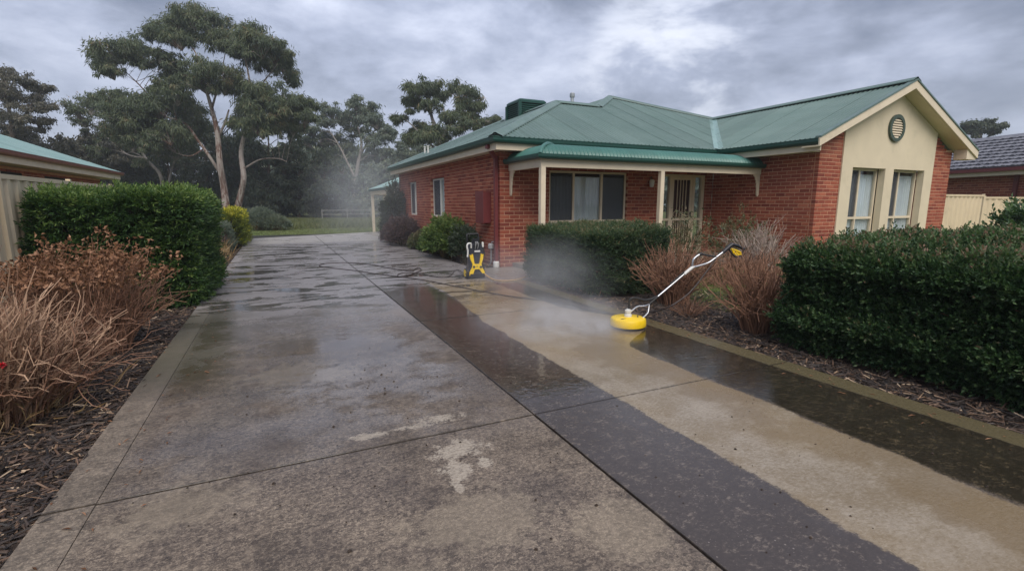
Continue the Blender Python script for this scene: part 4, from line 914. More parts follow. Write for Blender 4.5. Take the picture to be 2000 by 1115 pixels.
def hedge(name, label, cat, box, faces, nsp, k, length, leaf, wid, m, lump=.10, round_=.12, group=None, bias=.0, topv=.25, inner=.16, up=.45):
    x0, x1, y0, y1, z0, z1 = box; c = np.array([(x0 + x1) / 2, (y0 + y1) / 2, 0])
    t = thing(name, label, cat, c, group)
    P, N = box_surface(nsp, x0, x1, y0, y1, z0, z1, faces)
    # round the edges
    hx, hy, hz = (x1 - x0) / 2, (y1 - y0) / 2, (z1 - z0) / 2; q = P - np.array([c[0], c[1], (z0 + z1) / 2]); inn = np.clip(q, -np.array([hx, hy, hz]) + round_, np.array([hx, hy, hz]) - round_); dl = q - inn; Ln = np.linalg.norm(dl, axis=1, keepdims=True)
    N = np.where(Ln > 1e-4, dl / (Ln + 1e-9), N); P = np.array([c[0], c[1], (z0 + z1) / 2]) + inn + N * np.minimum(Ln, round_)
    d = wob(P, 1.6, x0) * lump + wob(P, 4.3, y0) * lump * .75 + wob(P, 8.1, z1) * lump * .75
    dp = np.abs(RNG.normal(size=nsp)) * .09
    P = P + N * (d - dp)[:, None]; P[:, 2] = np.maximum(P[:, 2], -.03)
    A = N + RNG.normal(size=P.shape) * .5 + np.array([0, 0, up])
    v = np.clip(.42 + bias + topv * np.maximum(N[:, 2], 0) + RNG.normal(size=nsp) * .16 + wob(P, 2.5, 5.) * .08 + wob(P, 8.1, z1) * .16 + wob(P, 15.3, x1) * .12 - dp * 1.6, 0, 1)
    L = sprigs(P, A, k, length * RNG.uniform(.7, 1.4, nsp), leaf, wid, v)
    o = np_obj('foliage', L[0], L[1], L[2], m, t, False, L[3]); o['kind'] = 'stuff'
    MB().bbox(x0 + inner, x1 - inner, y0 + inner, y1 - inner, -.03, z1 - inner, .08).build('light_block_core', M['inner'], t)  # solid dark box added inside the foliage to block light
    nt = 260; b = np.stack([RNG.uniform(x0 + .1, x1 - .1, nt), RNG.uniform(y0 + .1, y1 - .1, nt), np.zeros(nt)], 1); K = 5; s = np.linspace(0, 1, K)[None, :, None]
    e, en = box_surface(nt, x0 + .1, x1 - .1, y0 + .1, y1 - .1, z0 + .1, z1 - .12, faces); pth = b[:, None] * (1 - s) + e[:, None] * s; pth[:, :, :2] = np.where(s < .5, b[:, None, :2] * (1 - s) + e[:, None, :2] * s, pth[:, :, :2]); pth = pth + RNG.normal(size=pth.shape) * .02
    Vt = seg_tubes(pth, np.linspace(.011, .004, K)[None].repeat(nt, 0)); o2 = np_obj('twigs', Vt[0], Vt[1], Vt[2], M['twig_brown'], t); o2['kind'] = 'stuff'
    return t
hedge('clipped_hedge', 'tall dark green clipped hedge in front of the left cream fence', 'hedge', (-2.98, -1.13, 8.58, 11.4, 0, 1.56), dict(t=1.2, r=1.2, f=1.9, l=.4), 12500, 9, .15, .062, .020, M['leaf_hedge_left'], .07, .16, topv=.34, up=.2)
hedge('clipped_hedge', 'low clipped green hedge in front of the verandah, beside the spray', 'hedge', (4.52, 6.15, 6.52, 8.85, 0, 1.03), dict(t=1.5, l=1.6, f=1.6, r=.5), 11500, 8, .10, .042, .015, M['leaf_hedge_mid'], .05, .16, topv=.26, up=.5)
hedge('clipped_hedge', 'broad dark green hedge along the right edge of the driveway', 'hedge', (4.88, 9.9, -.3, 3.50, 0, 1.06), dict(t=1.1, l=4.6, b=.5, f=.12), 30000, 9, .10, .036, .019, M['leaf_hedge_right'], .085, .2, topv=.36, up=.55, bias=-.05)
hedge('golden_hedge', 'yellow topped golden hedge at the far left end of the driveway', 'hedge', (-2.9, -1.12, 19.2, 23.6, 0, 1.12), dict(t=1.6, r=1., f=1., l=.3), 3800, 7, .16, .09, .03, M['leaf_yellow'], .08, .3, topv=.48, up=.7, bias=-.16)
hedge('small_hedge', 'small grey green shrub below the yellow topped hedge', 'shrub', (-2.1, -1.32, 17.5, 18.9, 0, .82), dict(t=1.6, r=1., f=1., l=.3), 1500, 7, .10, .055, .018, M['leaf_silver'], .06, .25, topv=.2)
def blob_bush(name, label, cat, c, rx, ry, h, n, k, length, leaf, wid, m, lump=.15, stems=14, up=.3, bias=0., group=None, twig='twig_green', zlow=.0, open_=.0):
    c = np.array(c, float); t = thing(name, label, cat, c, group)
    d = unit(RNG.normal(size=(n, 3))); d[:, 2] = np.abs(d[:, 2]) * 1.05 - .35; d = unit(d)
    rr = 1 + lump * np.sin(d[:, 0] * 5.1 + c[0]) * np.cos(d[:, 1] * 4.3 + c[1]) + lump * .8 * np.sin(d[:, 2] * 7 + d[:, 0] * 9) - np.abs(RNG.normal(size=n)) * (.14 + open_)
    P = c + np.array([0, 0, h * .42]) + d * rr[:, None] * np.array([rx, ry, h * .58]); P[:, 2] = np.maximum(P[:, 2], zlow + .02)
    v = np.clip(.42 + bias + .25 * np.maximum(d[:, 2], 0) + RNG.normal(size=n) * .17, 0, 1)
    L = sprigs(P, d + RNG.normal(size=d.shape) * .5 + np.array([0, 0, up]), k, length * RNG.uniform(.6, 1.4, n), leaf, wid, v)
    o = np_obj('foliage', L[0], L[1], L[2], m, t, False, L[3]); o['kind'] = 'stuff'
    ns = stems * 4; K = 5; s = np.linspace(0, 1, K)[None, :, None]; b = c + RNG.normal(size=(ns, 3)) * np.array([rx, ry, 0]) * .12; b[:, 2] = -.04
    e = P[RNG.choice(n, ns)]; pth = b[:, None] * (1 - s) + e[:, None] * s; pth[:, :, 2] += (np.sin(s[..., 0] * pi) * h * .12)
    Vt = seg_tubes(pth, np.linspace(.016, .004, K)[None].repeat(ns, 0)); o = np_obj('stems', Vt[0], Vt[1], Vt[2], M[twig], t); o['kind'] = 'stuff'
    return t
blob_bush('leafy_shrub', 'bright green leafy shrub against the side wall behind the pressure washer', 'shrub', (4.25, 13.2, 0), .52, .95, 1.06, 2100, 8, .13, .07, .032, M['leaf_bright'], .16)
blob_bush('leafy_shrub', 'dark green low shrub between the bright shrub and the pressure washer', 'shrub', (4.36, 12.0, 0), .30, .55, .85, 900, 8, .12, .06, .026, M['leaf_climber'], .16)
blob_bush('leafy_shrub', 'small olive shrub at the wall foot left of the bright green shrub', 'shrub', (4.30, 14.9, 0), .28, .5, .52, 700, 8, .11, .06, .026, M['leaf_bright'], .15, bias=-.15)
blob_bush('leafy_shrub', 'smallest yellowish shrub at the driveway edge next to the reddish one', 'shrub', (4.22, 16.1, 0), .24, .42, .46, 600, 8, .11, .06, .026, M['leaf_rose'], .15)
blob_bush('maroon_shrub', 'dusky reddish purple shrub under the far side window', 'shrub', (4.12, 17.9, 0), .50, 1.1, .92, 1900, 8, .14, .07, .03, M['leaf_maroon'], .14)
blob_bush('tall_shrub', 'tall dark leafy shrub standing in front of the carport opening', 'shrub', (4.42, 20.5, 0), .42, .75, 2.0, 2300, 8, .17, .085, .042, M['leaf_climber'], .30, open_=.10)
blob_bush('maroon_shrub', 'small dull purple shrub at the foot of the tall dark shrub', 'shrub', (4.0, 19.5, 0), .32, .55, .55, 700, 8, .12, .06, .026, M['leaf_maroon'], .15)
blob_bush('round_shrub', 'rounded grey green shrub on the back lawn right of the yellow hedge', 'shrub', tuple(ground(507, 448)), 1.05, .9, 1.15, 1700, 7, .16, .085, .03, M['leaf_silver'], .10)
blob_bush('round_shrub', 'lower blue green shrub on the back lawn beside the taller rounded one', 'shrub', tuple(ground(540, 448)), .75, .7, .72, 1000, 7, .15, .085, .03, M['leaf_grey'], .10)
blob_bush('glossy_shrub', 'glossy broad leaved shrub in front of the right hand cream fence', 'shrub', (13.95, 4.35, 0), .95, .9, 1.36, 1500, 9, .22, .10, .062, M['leaf_glossy'], .22, up=.7, open_=.03)
blob_bush('pink_shrub', 'pinkish bare shrub between the dark left hedge and the yellow one', 'shrub', (-2.0, 16.2, 0), .55, .8, 1.05, 700, 6, .12, .05, .016, M['leaf_maroon'], .2, stems=70, twig='twig_pale', open_=.15)
blob_bush('green_shrub', 'sparse green shrub against the brick return wall behind the dry twigs', 'shrub', (10.05, 8.35, 0), .55, .55, 1.22, 300, 7, .18, .07, .024, M['leaf_rose'], .25, open_=.14, up=.9)

def twig_bush(t, c, n, h, spread, m, r0=.12, sub=3, rad=.0045, droop=.10, jit=.03, name='twigs', K=7, lean=(0, 0), hv=.25, subl=.45):
    c = np.array(c, float); az = RNG.uniform(0, 2 * pi, n); rr = np.sqrt(RNG.random(n)); b = c + np.stack([np.cos(az) * rr * r0, np.sin(az) * rr * r0, np.full(n, -.05)], 1)
    out = np.stack([np.cos(az), np.sin(az)], 1) * (rr * spread)[:, None] + RNG.normal(size=(n, 2)) * spread * .22 + np.array(lean)
    hh = h * RNG.uniform(1 - 2 * hv, 1.05, n) * (1 - .30 * rr ** 2); s = np.linspace(0, 1, K)
    P = np.zeros((n, K, 3)); P[..., :2] = b[:, None, :2] + out[:, None, :] * (s ** 1.25)[None, :, None]; P[..., 2] = b[:, None, 2] + hh[:, None] * (s ** .85)[None] - (droop * rr)[:, None] * (s ** 3)[None] * h
    P += np.cumsum(RNG.normal(size=P.shape) * jit * h / K ** .5, axis=1) * s[None, :, None]; R = np.linspace(1, .45, K)[None] * rad * RNG.uniform(.7, 1.5, n)[:, None]
    parts = [seg_tubes(P, R)]; tips = [P[:, -1]]
    for q in range(sub):
        k0 = RNG.integers(2, K - 1, n); st = P[np.arange(n), k0]; dr = unit(P[np.arange(n), k0 + 1] - st) + RNG.normal(size=(n, 3)) * .6; dr[:, 2] += .15; L = h * subl * RNG.uniform(.35, 1., n); s2 = np.linspace(0, 1, 4)
        P2 = st[:, None] + unit(dr)[:, None] * L[:, None, None] * s2[None, :, None]; P2 += np.cumsum(RNG.normal(size=P2.shape) * jit * .5 * h, axis=1) * s2[None, :, None]
        parts.append(seg_tubes(P2, np.linspace(.7, .4, 4)[None] * rad * RNG.uniform(.6, 1.1, n)[:, None])); tips.append(P2[:, -1])
    J = joinarr(*parts); o = np_obj(name, J[0], J[1], J[2], m, t); o['kind'] = 'stuff'
    return np.concatenate(tips)
def dry(name, label, c, n, h, spread, m, **kw):
    t = thing(name, label, 'shrub', c); tips = twig_bush(t, c, n, h, spread, M[m], **kw); return t, tips
# right-hand dry shrubs
t, tp = dry('dry_shrub', 'bare brown twiggy shrub right of the surface cleaner, before the big right hedge', (5.22, 3.98, 0), 210, .98, .44, 'twig_brown', r0=.20, sub=3, rad=.0072, subl=.22, jit=.07, hv=.13)
t, tp = dry('dry_shrub', 'bare brown twiggy shrub behind the surface cleaner at the end of the low hedge', (5.48, 5.72, 0), 210, 1.0, .46, 'twig_brown', r0=.22, sub=3, rad=.0072, subl=.22, jit=.07, hv=.13)
t, tp = dry('dry_shrub', 'pale grey bare shrub in front of the brick return wall', (8.95, 6.9, 0), 170, 1.3, .50, 'twig_grey', r0=.2, sub=3, rad=.007, subl=.3)
t, tp = dry('dry_shrub', 'low reddish brown twigs under the spray gun of the lance', (7.75, 6.6, 0), 150, .85, .55, 'twig_brown', r0=.5, sub=3, rad=.0065, subl=.34)
t, tp = dry('dry_shrub', 'rusty twig shrub behind the spray gun at the corner of the right hedge', (6.75, 4.95, 0), 130, .92, .40, 'twig_brown', r0=.35, sub=3, rad=.006, subl=.34)
t, tp = dry('dry_shrub', 'small low tuft of brown twigs between the two bare shrubs', (5.05, 4.95, 0), 80, .34, .25, 'twig_brown', r0=.12, sub=2, rad=.003)
# rose by the door
t = thing('rose_bush', 'leggy rose with few green leaves in front of the front door', 'shrub', (7.85, 7.95, 0)); tips = twig_bush(t, (7.85, 7.95, 0), 34, 1.42, .72, M['twig_green'], r0=.10, sub=5, rad=.008, hv=.2, jit=.05, subl=.35)
P = np.repeat(tips, 2, 0) + RNG.normal(size=(len(tips) * 2, 3)) * .05; L = sprigs(P, RNG.normal(size=P.shape) + np.array([0, 0, .4]), 3, .06, .055, .032, np.clip(RNG.normal(.55, .2, len(P)), 0, 1)); o = np_obj('leaves', L[0], L[1], L[2], M['leaf_rose'], t, False, L[3]); o['kind'] = 'stuff'
# left dry shrubs
t, tp = dry('dead_hydrangea', 'brown dead hydrangea with crumpled leaf heads before the left hedge', (-1.86, 6.35, 0), 400, 1.10, .40, 'twig_brown', r0=.36, sub=3, hv=.16, rad=.0052, subl=.30, jit=.06)
q = tp[tp[:, 2] > .72]; q = q[RNG.choice(len(q), min(330, len(q)), False)]; P = np.repeat(q, 9, 0) + RNG.normal(size=(len(q) * 9, 3)) * .035
L = leaves(P, RNG.normal(size=P.shape), RNG.uniform(.03, .065, len(P)), RNG.uniform(.02, .04, len(P)), np.clip(RNG.normal(.5, .25, len(P)), 0, 1), .25); o = np_obj('dead_leaves', L[0], L[1], L[2], M['leaf_dead'], t, False, L[3]); o['kind'] = 'stuff'
t, tp = dry('dry_shrub', 'pale straw coloured bare shrub at the left edge nearest the camera', (-1.98, 4.6, 0), 280, 1.0, .36, 'twig_pale', r0=.36, sub=3, rad=.0072, droop=.06, subl=.28, jit=.07, hv=.18)
twig_bush(t, (-1.95, 4.7, 0), 220, .85, .42, M['twig_brown'], r0=.42, sub=3, rad=.0055, droop=.08, jit=.08, subl=.3)
P = np.array([-1.98, 4.6, 0]) + np.concatenate([RNG.normal(size=(500, 2)) * .24, np.zeros((500, 1))], 1); A = np.concatenate([(P[:, :2] - np.array([-1.98, 4.6])) * 1.5, RNG.uniform(.15, 1.1, (500, 1))], 1) + RNG.normal(size=(500, 3)) * .25
L = leaves(P, A, RNG.uniform(.12, .32, 500), RNG.uniform(.006, .012, 500), np.clip(RNG.normal(.5, .22, 500), 0, 1), .15); o = np_obj('straw', L[0], L[1], L[2], M['grass_dry'], t, False, L[3]); o['kind'] = 'stuff'
fb = on_plane(4, 713, (-1.45, 3.75, 0), np.array([0, 1., 0])); fw = thing('red_flower', 'single small red flower at the left edge in the pale bare shrub', 'flower', (fb[0], fb[1], 0))
MB().tube(spline([(fb[0] - .40, fb[1] + .35, .1), (fb[0] - .16, fb[1] + .12, fb[2] * .7), tuple(fb)], 4), .003, 5).build('stem', M['twig_brown'], fw)
L = leaves(np.repeat(fb[None], 16, 0), RNG.normal(size=(16, 3)), .022, .018, np.full(16, .5), .2); np_obj('petals', L[0], L[1], L[2], grained('red_petal', (.55, .02, .025), .5), fw)
t, tp = dry('dry_shrub', 'dark twiggy shrub against the left fence behind the straw coloured one', (-2.62, 5.6, 0), 160, 1.15, .45, 'twig_brown', r0=.2, sub=4)
# straw grass clumps beyond the left hedge
for (x, y, h, n, lab) in ((-1.62, 13.6, .85, 500, 'golden dry grass clump just past the end of the dark left hedge'), (-1.55, 15.2, .55, 320, 'shorter pale grass clump below the pinkish shrub')):
    t = thing('grass_clump', lab, 'grass', (x, y, 0)); P = np.array([x, y, -.03]) + np.concatenate([RNG.normal(size=(n, 2)) * .16, np.zeros((n, 1))], 1); A = np.concatenate([RNG.normal(size=(n, 2)) * .35, np.ones((n, 1))], 1)
    L = leaves(P, A, h * RNG.uniform(.5, 1.1, n), RNG.uniform(.012, .024, n), np.clip(RNG.normal(.55, .2, n), 0, 1), .1); o = np_obj('blades', L[0], L[1], L[2], M['grass_dry'], t, False, L[3]); o['kind'] = 'stuff'

# ---- bark mulch and grass blades
def chips(areas, n, name, label):
    w = np.array([(a[1] - a[0]) * (a[3] - a[2]) * a[4] for a in areas]); k = RNG.choice(len(areas), n, p=w / w.sum()); A = np.array(areas)[k]
    P = np.stack([RNG.uniform(A[:, 0], A[:, 1]), RNG.uniform(A[:, 2], A[:, 3]), -.042 + np.abs(RNG.normal(size=n)) * .014], 1)
    az = RNG.uniform(0, 2 * pi, n); el = RNG.normal(size=n) * .22; D = np.stack([np.cos(az) * np.cos(el), np.sin(az) * np.cos(el), np.sin(el)], 1); Nz = unit(np.array([0, 0, 1.]) + RNG.normal(size=(n, 3)) * .35); Sd = unit(np.cross(D, Nz)); Nz = np.cross(Sd, D)
    Ln = (RNG.uniform(.012, .045, n) * RNG.choice([1, 1, 1, 1.7, 2.3], n))[:, None]; Wd = RNG.uniform(.003, .010, n)[:, None]; th = RNG.uniform(.002, .006, n)[:, None]
    V = np.stack([P - D * Ln - Sd * Wd, P + D * Ln - Sd * Wd * .5, P + D * Ln * .9 + Sd * Wd * .6, P - D * Ln * .9 + Sd * Wd, P - D * Ln * .9 + Nz * th, P + D * Ln * .95 + Nz * th], 1).reshape(-1, 3)
    b = (np.arange(n) * 6)[:, None, None]; F = (b + np.array([[0, 1, 5, 4], [4, 5, 2, 3], [1, 2, 5, 5], [3, 0, 4, 4]])[None])
    q = F[:, :2].reshape(-1, 4); tr = F[:, 2:, :3].reshape(-1, 3)
    v = np.repeat(np.clip(np.abs(RNG.normal(.28, .30, n)), 0, 1), 6)
    o = np_obj(name, V, np.concatenate([np.full(len(q), 4), np.full(len(tr), 3)]), np.concatenate([q.ravel(), tr.ravel()]), M['chips'], None, False, v); tag(o, label, 'mulch', kind='stuff')
chips([(-3.0, -1.13, .6, 4.6, 2.2), (-3.0, -1.13, 4.6, 8.6, 1.3), (-3.0, -1.13, 11.3, 23, .22)], 26000, 'bark_mulch', 'dark bark mulch and straw covering the left garden bed')
chips([(4.34, 5.3, .3, 3.5, 1.5), (4.34, 5.9, 3.5, 6.4, 1.5), (4.34, 4.8, 6.4, 8.7, 1.), (5.9, 6.9, 3.8, 6.5, .5), (4.12, 4.72, 10.7, 22, .5)], 20000, 'bark_mulch', 'dark bark mulch covering the right garden bed along the driveway')
def blades(areas, n, h, m, name, label, wid=.006, z=-.05):
    w = np.array([(a[1] - a[0]) * (a[3] - a[2]) * a[4] for a in areas]); k = RNG.choice(len(areas), n, p=w / w.sum()); A = np.array(areas)[k]
    P = np.stack([RNG.uniform(A[:, 0], A[:, 1]), RNG.uniform(A[:, 2], A[:, 3]), np.full(n, z)], 1); D = np.concatenate([RNG.normal(size=(n, 2)) * .55, np.ones((n, 1))], 1)
    L = leaves(P, D, h * RNG.uniform(.5, 1.3, n), wid * RNG.uniform(.7, 1.4, n), np.clip(RNG.normal(.45, .2, n) + wob(P * .8) * .15, 0, 1), .1)
    o = np_obj(name, L[0], L[1], L[2], m, None, False, L[3]); tag(o, label, 'grass', kind='stuff')
blades([(5.7, 9.5, 3.9, 8.6, 1.)], 30000, .06, M['grass_near'], 'lawn_grass', 'short green front lawn between the dry shrubs and the verandah')
blades([(-6, 9, 24.6, 33, 1.)], 22000, .07, M['grass_far'], 'lawn_grass', 'mown green lawn strip across the far end of the driveway', wid=.016, z=-.065)
blades([(-9, 14, 32.5, 46, 1.)], 30000, .42, M['grass_far'], 'long_grass', 'long dry paddock grass under the trees beyond the back lawn', wid=.03, z=-.1)

# ================================================================== TREES
def eucalypt(label, dep, trunks, clumps, m, barkm='bark', leaf=(.30, .085), dens=1.0, name='eucalyptus_tree', group=None, limbs_extra=(), squash=.74, rscale=1.2, dz=1.0, sub=19, droop=1.35, tk=1.0):
    """trunks: list of [(px,py,radius_m)...]; clumps: (px,py,r_px); depth in metres along the view"""
    base = at(trunks[0][0][0], trunks[0][0][1], dep); base[2] = -.1
    t = thing(name, label, 'tree', base, group); mb = MB(); nodes = []
    for tr in trunks:
        pts = [at(x, y, dep + rnd.uniform(-.5, .5) * dz) for x, y, _ in tr]; rad = [r * .8 * tk for _, _, r in tr]
        if pts[0][2] > 1.2 and tr is trunks[0] or (len(tr) > 2 and tr[0][2] > .25): pts.insert(0, np.array([pts[0][0], pts[0][1], -.15])); rad.insert(0, rad[0] * 1.15)
        sp = spline(pts, 5); rs = np.interp(np.linspace(0, 1, len(sp)), np.linspace(0, 1, len(rad)), rad); mb.tube(sp, list(rs), 9)
        nodes += [(p, r) for p, r in zip(sp, rs)]
    NP = np.array([n[0] for n in nodes]); NR = np.array([n[1] for n in nodes])
    Pl = []; Al = []; vl = []; tw = []
    clumps = list(clumps) + [(x + rnd.uniform(-1, 1) * r, y + rnd.uniform(-.55, 1.0) * r, r * rnd.uniform(.3, .5)) for x, y, r in clumps if rnd.random() < .6]
    for (x, y, r) in clumps:
        R = r * dep / FPX * rscale; c = at(x, y, dep + rnd.uniform(-1, 1) * R * 1.6 * dz)
        # limb from a lower trunk node
        dd = np.linalg.norm(NP - c, axis=1) + np.where(NP[:, 2] > c[2] - .25 * R, 6., 0.); i = int(np.argmin(dd)); a = NP[i]; L = np.linalg.norm(c - a)
        mid = a * .55 + c * .45 + np.array([rnd.uniform(-.1, .1) * L, rnd.uniform(-.1, .1) * L, .10 * L]); r0 = min(NR[i] * .5, .015 * L + .022)
        mb.tube(spline([a, mid, c - np.array([0, 0, R * .25])], 4), [r0 * (1 - .62 * k / 8) for k in range(9)], 5, False)
        for q in range(sub):
            d = unit(np.array([rnd.gauss(0, 1), rnd.gauss(0, 1), rnd.gauss(.25, .7)])); sc = c + d * R * rnd.uniform(.25, .95) * np.array([1, 1, squash]); sr = R * rnd.uniform(.17, .38)
            tw.append([a * .15 + c * .85 - np.array([0, 0, R * .4]), (c + sc) / 2 - np.array([0, 0, R * .12]), sc])
            n = int(165 * dens * (sr / .7) ** 2) + 16; e = unit(RNG.normal(size=(n, 3)) + np.array([0, 0, .35])); rr = np.minimum(np.abs(RNG.normal(size=n)) * .62 + .12, 1.7)[:, None]
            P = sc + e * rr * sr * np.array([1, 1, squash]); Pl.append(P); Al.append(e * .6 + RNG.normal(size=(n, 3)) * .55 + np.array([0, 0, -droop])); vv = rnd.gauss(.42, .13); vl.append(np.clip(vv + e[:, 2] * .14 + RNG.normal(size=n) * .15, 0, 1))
    mb.build('trunk', M[barkm], t, smooth=True)
    tw = np.array(tw); Vt = seg_tubes(tw, np.array([[.05, .035, .014]]).repeat(len(tw), 0) * (dep / 46)); o = np_obj('twigs', Vt[0], Vt[1], Vt[2], M[barkm], t); o['kind'] = 'stuff'
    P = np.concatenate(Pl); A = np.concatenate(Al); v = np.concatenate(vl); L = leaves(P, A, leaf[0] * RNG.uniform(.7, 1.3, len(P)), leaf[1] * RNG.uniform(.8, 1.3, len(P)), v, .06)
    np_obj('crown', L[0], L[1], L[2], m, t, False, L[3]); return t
eucalypt('big spreading eucalypt with pale forked trunk, tallest tree left of centre', 46,
    [[(443, 418, .52), (437, 365, .44), (430, 323, .40), (424, 258, .33), (413, 211, .26), (398, 160, .16), (385, 110, .10), (362, 75, .05)],
     [(462, 418, .50), (472, 372, .38), (476, 344, .36), (471, 297, .30), (482, 245, .25), (489, 205, .2), (486, 150, .13), (474, 95, .05)],
     [(428, 335, .22), (405, 300, .2), (387, 275, .18), (361, 241, .16), (318, 224, .12), (280, 175, .09), (245, 140, .05)],
     [(476, 330, .13), (508, 312, .11), (542, 310, .07), (560, 316, .04)], [(424, 275, .17), (439, 241, .15), (447, 215, .10)],
     [(413, 215, .17), (428, 160, .10), (440, 105, .05)], [(487, 215, .16), (512, 165, .10), (535, 135, .06)], [(482, 250, .14), (530, 230, .1), (585, 218, .05)], [(400, 290, .10), (372, 305, .07), (345, 300, .04)]],
    [(205, 115, 28), (235, 100, 35), (270, 100, 34), (215, 142, 22), (285, 122, 22), (310, 62, 30), (345, 50, 36), (382, 35, 36), (412, 48, 36), (350, 82, 28), (430, 75, 32), (455, 85, 26), (490, 68, 26), (507, 88, 34), (535, 105, 28), (480, 105, 28), (555, 130, 24), (565, 152, 20), (522, 122, 24), (318, 108, 16), (330, 125, 14),
     (345, 147, 34), (390, 142, 32), (430, 142, 34), (462, 157, 22), (400, 167, 26), (330, 162, 22), (440, 172, 22), (270, 207, 42), (310, 212, 44), (355, 217, 38), (290, 242, 38), (250, 232, 32), (345, 187, 24), (372, 242, 28), (515, 182, 32), (545, 196, 28), (577, 200, 24), (600, 206, 20), (590, 226, 18), (490, 192, 28), (480, 217, 32), (522, 217, 30), (555, 216, 18), (600, 228, 17), (545, 240, 24), (508, 248, 28), (575, 248, 18), (480, 245, 24), (330, 262, 30), (300, 260, 34), (265, 258, 30), (362, 268, 24), (240, 262, 24)],
    M['leaf_gum'], leaf=(.44, .075), dens=.95, rscale=1.3, tk=.85)
eucalypt('broken crowned eucalypt behind the big one, leaning out to its left', 54, [[(322, 425, .3), (318, 375, .26), (312, 340, .22), (285, 310, .18), (262, 270, .14), (225, 225, .08)], [(286, 310, .14), (245, 300, .12), (200, 260, .06)], [(340, 420, .2), (330, 360, .16), (345, 300, .1)]],
    [(150, 217, 24), (172, 205, 30), (200, 197, 28), (160, 237, 18), (215, 225, 28), (235, 252, 36), (262, 277, 40), (300, 282, 44), (340, 290, 42), (205, 272, 26), (232, 302, 32), (192, 292, 22), (225, 195, 26)], M['leaf_gum'], dens=.8, barkm='bark_pale')
eucalypt('dusky brown crowned tree at the far left edge above the green roof', 44, [[(22, 420, .4), (22, 330, .34), (25, 260, .26), (15, 200, .15), (10, 150, .06)], [(25, 270, .16), (55, 215, .12), (80, 180, .05)]],
    [(8, 150, 28), (42, 155, 30), (76, 175, 22), (20, 187, 34), (60, 202, 32), (92, 210, 16), (30, 227, 32), (80, 237, 22), (5, 252, 28), (-40, 170, 40), (-55, 225, 40), (-90, 180, 40), (50, 255, 26)], M['leaf_brownish'], barkm='bark_dark', dens=1.0, squash=.6, leaf=(.24, .08))
eucalypt('hazy grey green eucalypt standing mid way between the big one and the house', 66, [[(690, 425, .42), (693, 370, .36), (700, 317, .3), (706, 280, .2), (695, 235, .1)], [(701, 310, .2), (714, 285, .15), (735, 250, .07)], [(694, 350, .2), (665, 290, .13), (640, 250, .06)]],
    [(651, 219, 24), (694, 202, 20), (669, 230, 24), (719, 219, 25), (737, 240, 23), (758, 262, 17), (636, 240, 19), (608, 255, 19), (701, 255, 26), (730, 276, 26), (654, 276, 26), (679, 294, 28), (751, 302, 20), (712, 235, 18), (625, 275, 20), (690, 225, 16), (600, 280, 18), (720, 305, 26), (645, 305, 24)], M['leaf_grey'], barkm='bark_pale', leaf=(.36, .11), dens=.75)
eucalypt('dark eucalypt with two domed tops rising behind the far eaves of the house', 48, [[(862, 440, .38), (860, 350, .34), (856, 270, .28), (842, 225, .18), (835, 180, .08)], [(857, 280, .2), (880, 240, .16), (900, 195, .07)], [(858, 300, .15), (815, 255, .1), (790, 232, .05)], [(880, 245, .12), (925, 235, .08), (960, 240, .04)]],
    [(814, 176, 22), (837, 167, 23), (858, 184, 22), (808, 200, 20), (893, 172, 23), (921, 182, 21), (936, 206, 19), (903, 203, 22), (841, 207, 20), (884, 228, 25), (902, 243, 23), (823, 254, 23), (780, 232, 15), (930, 236, 17), (957, 238, 14), (970, 232, 9), (841, 264, 27), (808, 271, 20), (862, 264, 25), (920, 222, 16)], M['leaf_gum'], barkm='bark_pale', leaf=(.44, .078), dens=.95)
eucalypt('flat topped umbrella tree showing above the grey tiled roof', 62, [[(1918, 330, .4), (1917, 290, .3), (1914, 262, .2)], [(1917, 280, .2), (1940, 258, .1)], [(1917, 280, .2), (1892, 258, .1)]],
    [(1884, 249, 13), (1904, 244, 15), (1929, 241, 15), (1949, 246, 13), (1915, 254, 11), (1940, 256, 11), (1892, 256, 10)], M['leaf_gum_dark'], barkm='bark_dark', leaf=(.34, .12), dens=1.3, squash=.6)
eucalypt('small hazy tree between the mid eucalypt and the house roof', 72, [[(800, 440, .25), (800, 330, .2), (798, 290, .1)]], [(790, 283, 14), (804, 278, 15), (818, 290, 13), (780, 300, 15), (800, 305, 18), (770, 318, 16), (822, 312, 14)], M['leaf_grey'], barkm='bark_pale', leaf=(.34, .11), dens=.9)
# dense dark trees filling the view below the tall crowns: each its own tree
DENSE = [(70, 255, 150, 50, 'leaf_brownish', 'dull brown bushy tree directly above the left roof ridge'), (165, 262, 130, 56, 'leaf_brownish', 'dull rounded tree right of the dusky left edge tree'), (245, 285, 125, 60, 'leaf_gum_dark', 'dark bushy tree below the broken crowned eucalypt'),
         (330, 262, 140, 62, 'leaf_gum_dark', 'dark tree behind the long limb of the big eucalypt'), (405, 238, 130, 60, 'leaf_gum_dark', 'dark tree directly behind the left fork of the big eucalypt'), (520, 218, 150, 58, 'leaf_gum_dark', 'broad dark tree behind the right fork of the big eucalypt'),
         (585, 270, 115, 58, 'leaf_gum_dark', 'dark bushy tree just right of the big eucalypt'), (640, 305, 120, 56, 'leaf_gum_dark', 'low dark tree behind the white stake on the back lawn'), (700, 335, 120, 58, 'leaf_grey', 'blue grey bushy tree behind the drifting mist'), (752, 318, 90, 60, 'leaf_grey', 'grey green bushy tree behind the carport roof'), (462, 265, 120, 66, 'leaf_gum_dark', 'dark tree seen between the two trunks of the big eucalypt'), (285, 248, 130, 70, 'leaf_gum_dark', 'dark far tree left of the big eucalypt trunk'), (560, 330, 100, 62, 'leaf_grey', 'greyish low tree above the rounded shrub'), (840, 300, 120, 62, 'leaf_gum_dark', 'dark low tree just above the far eaves of the house'), (10, 290, 120, 60, 'leaf_brownish', 'dark tree at the extreme left behind the neighbour roof')]
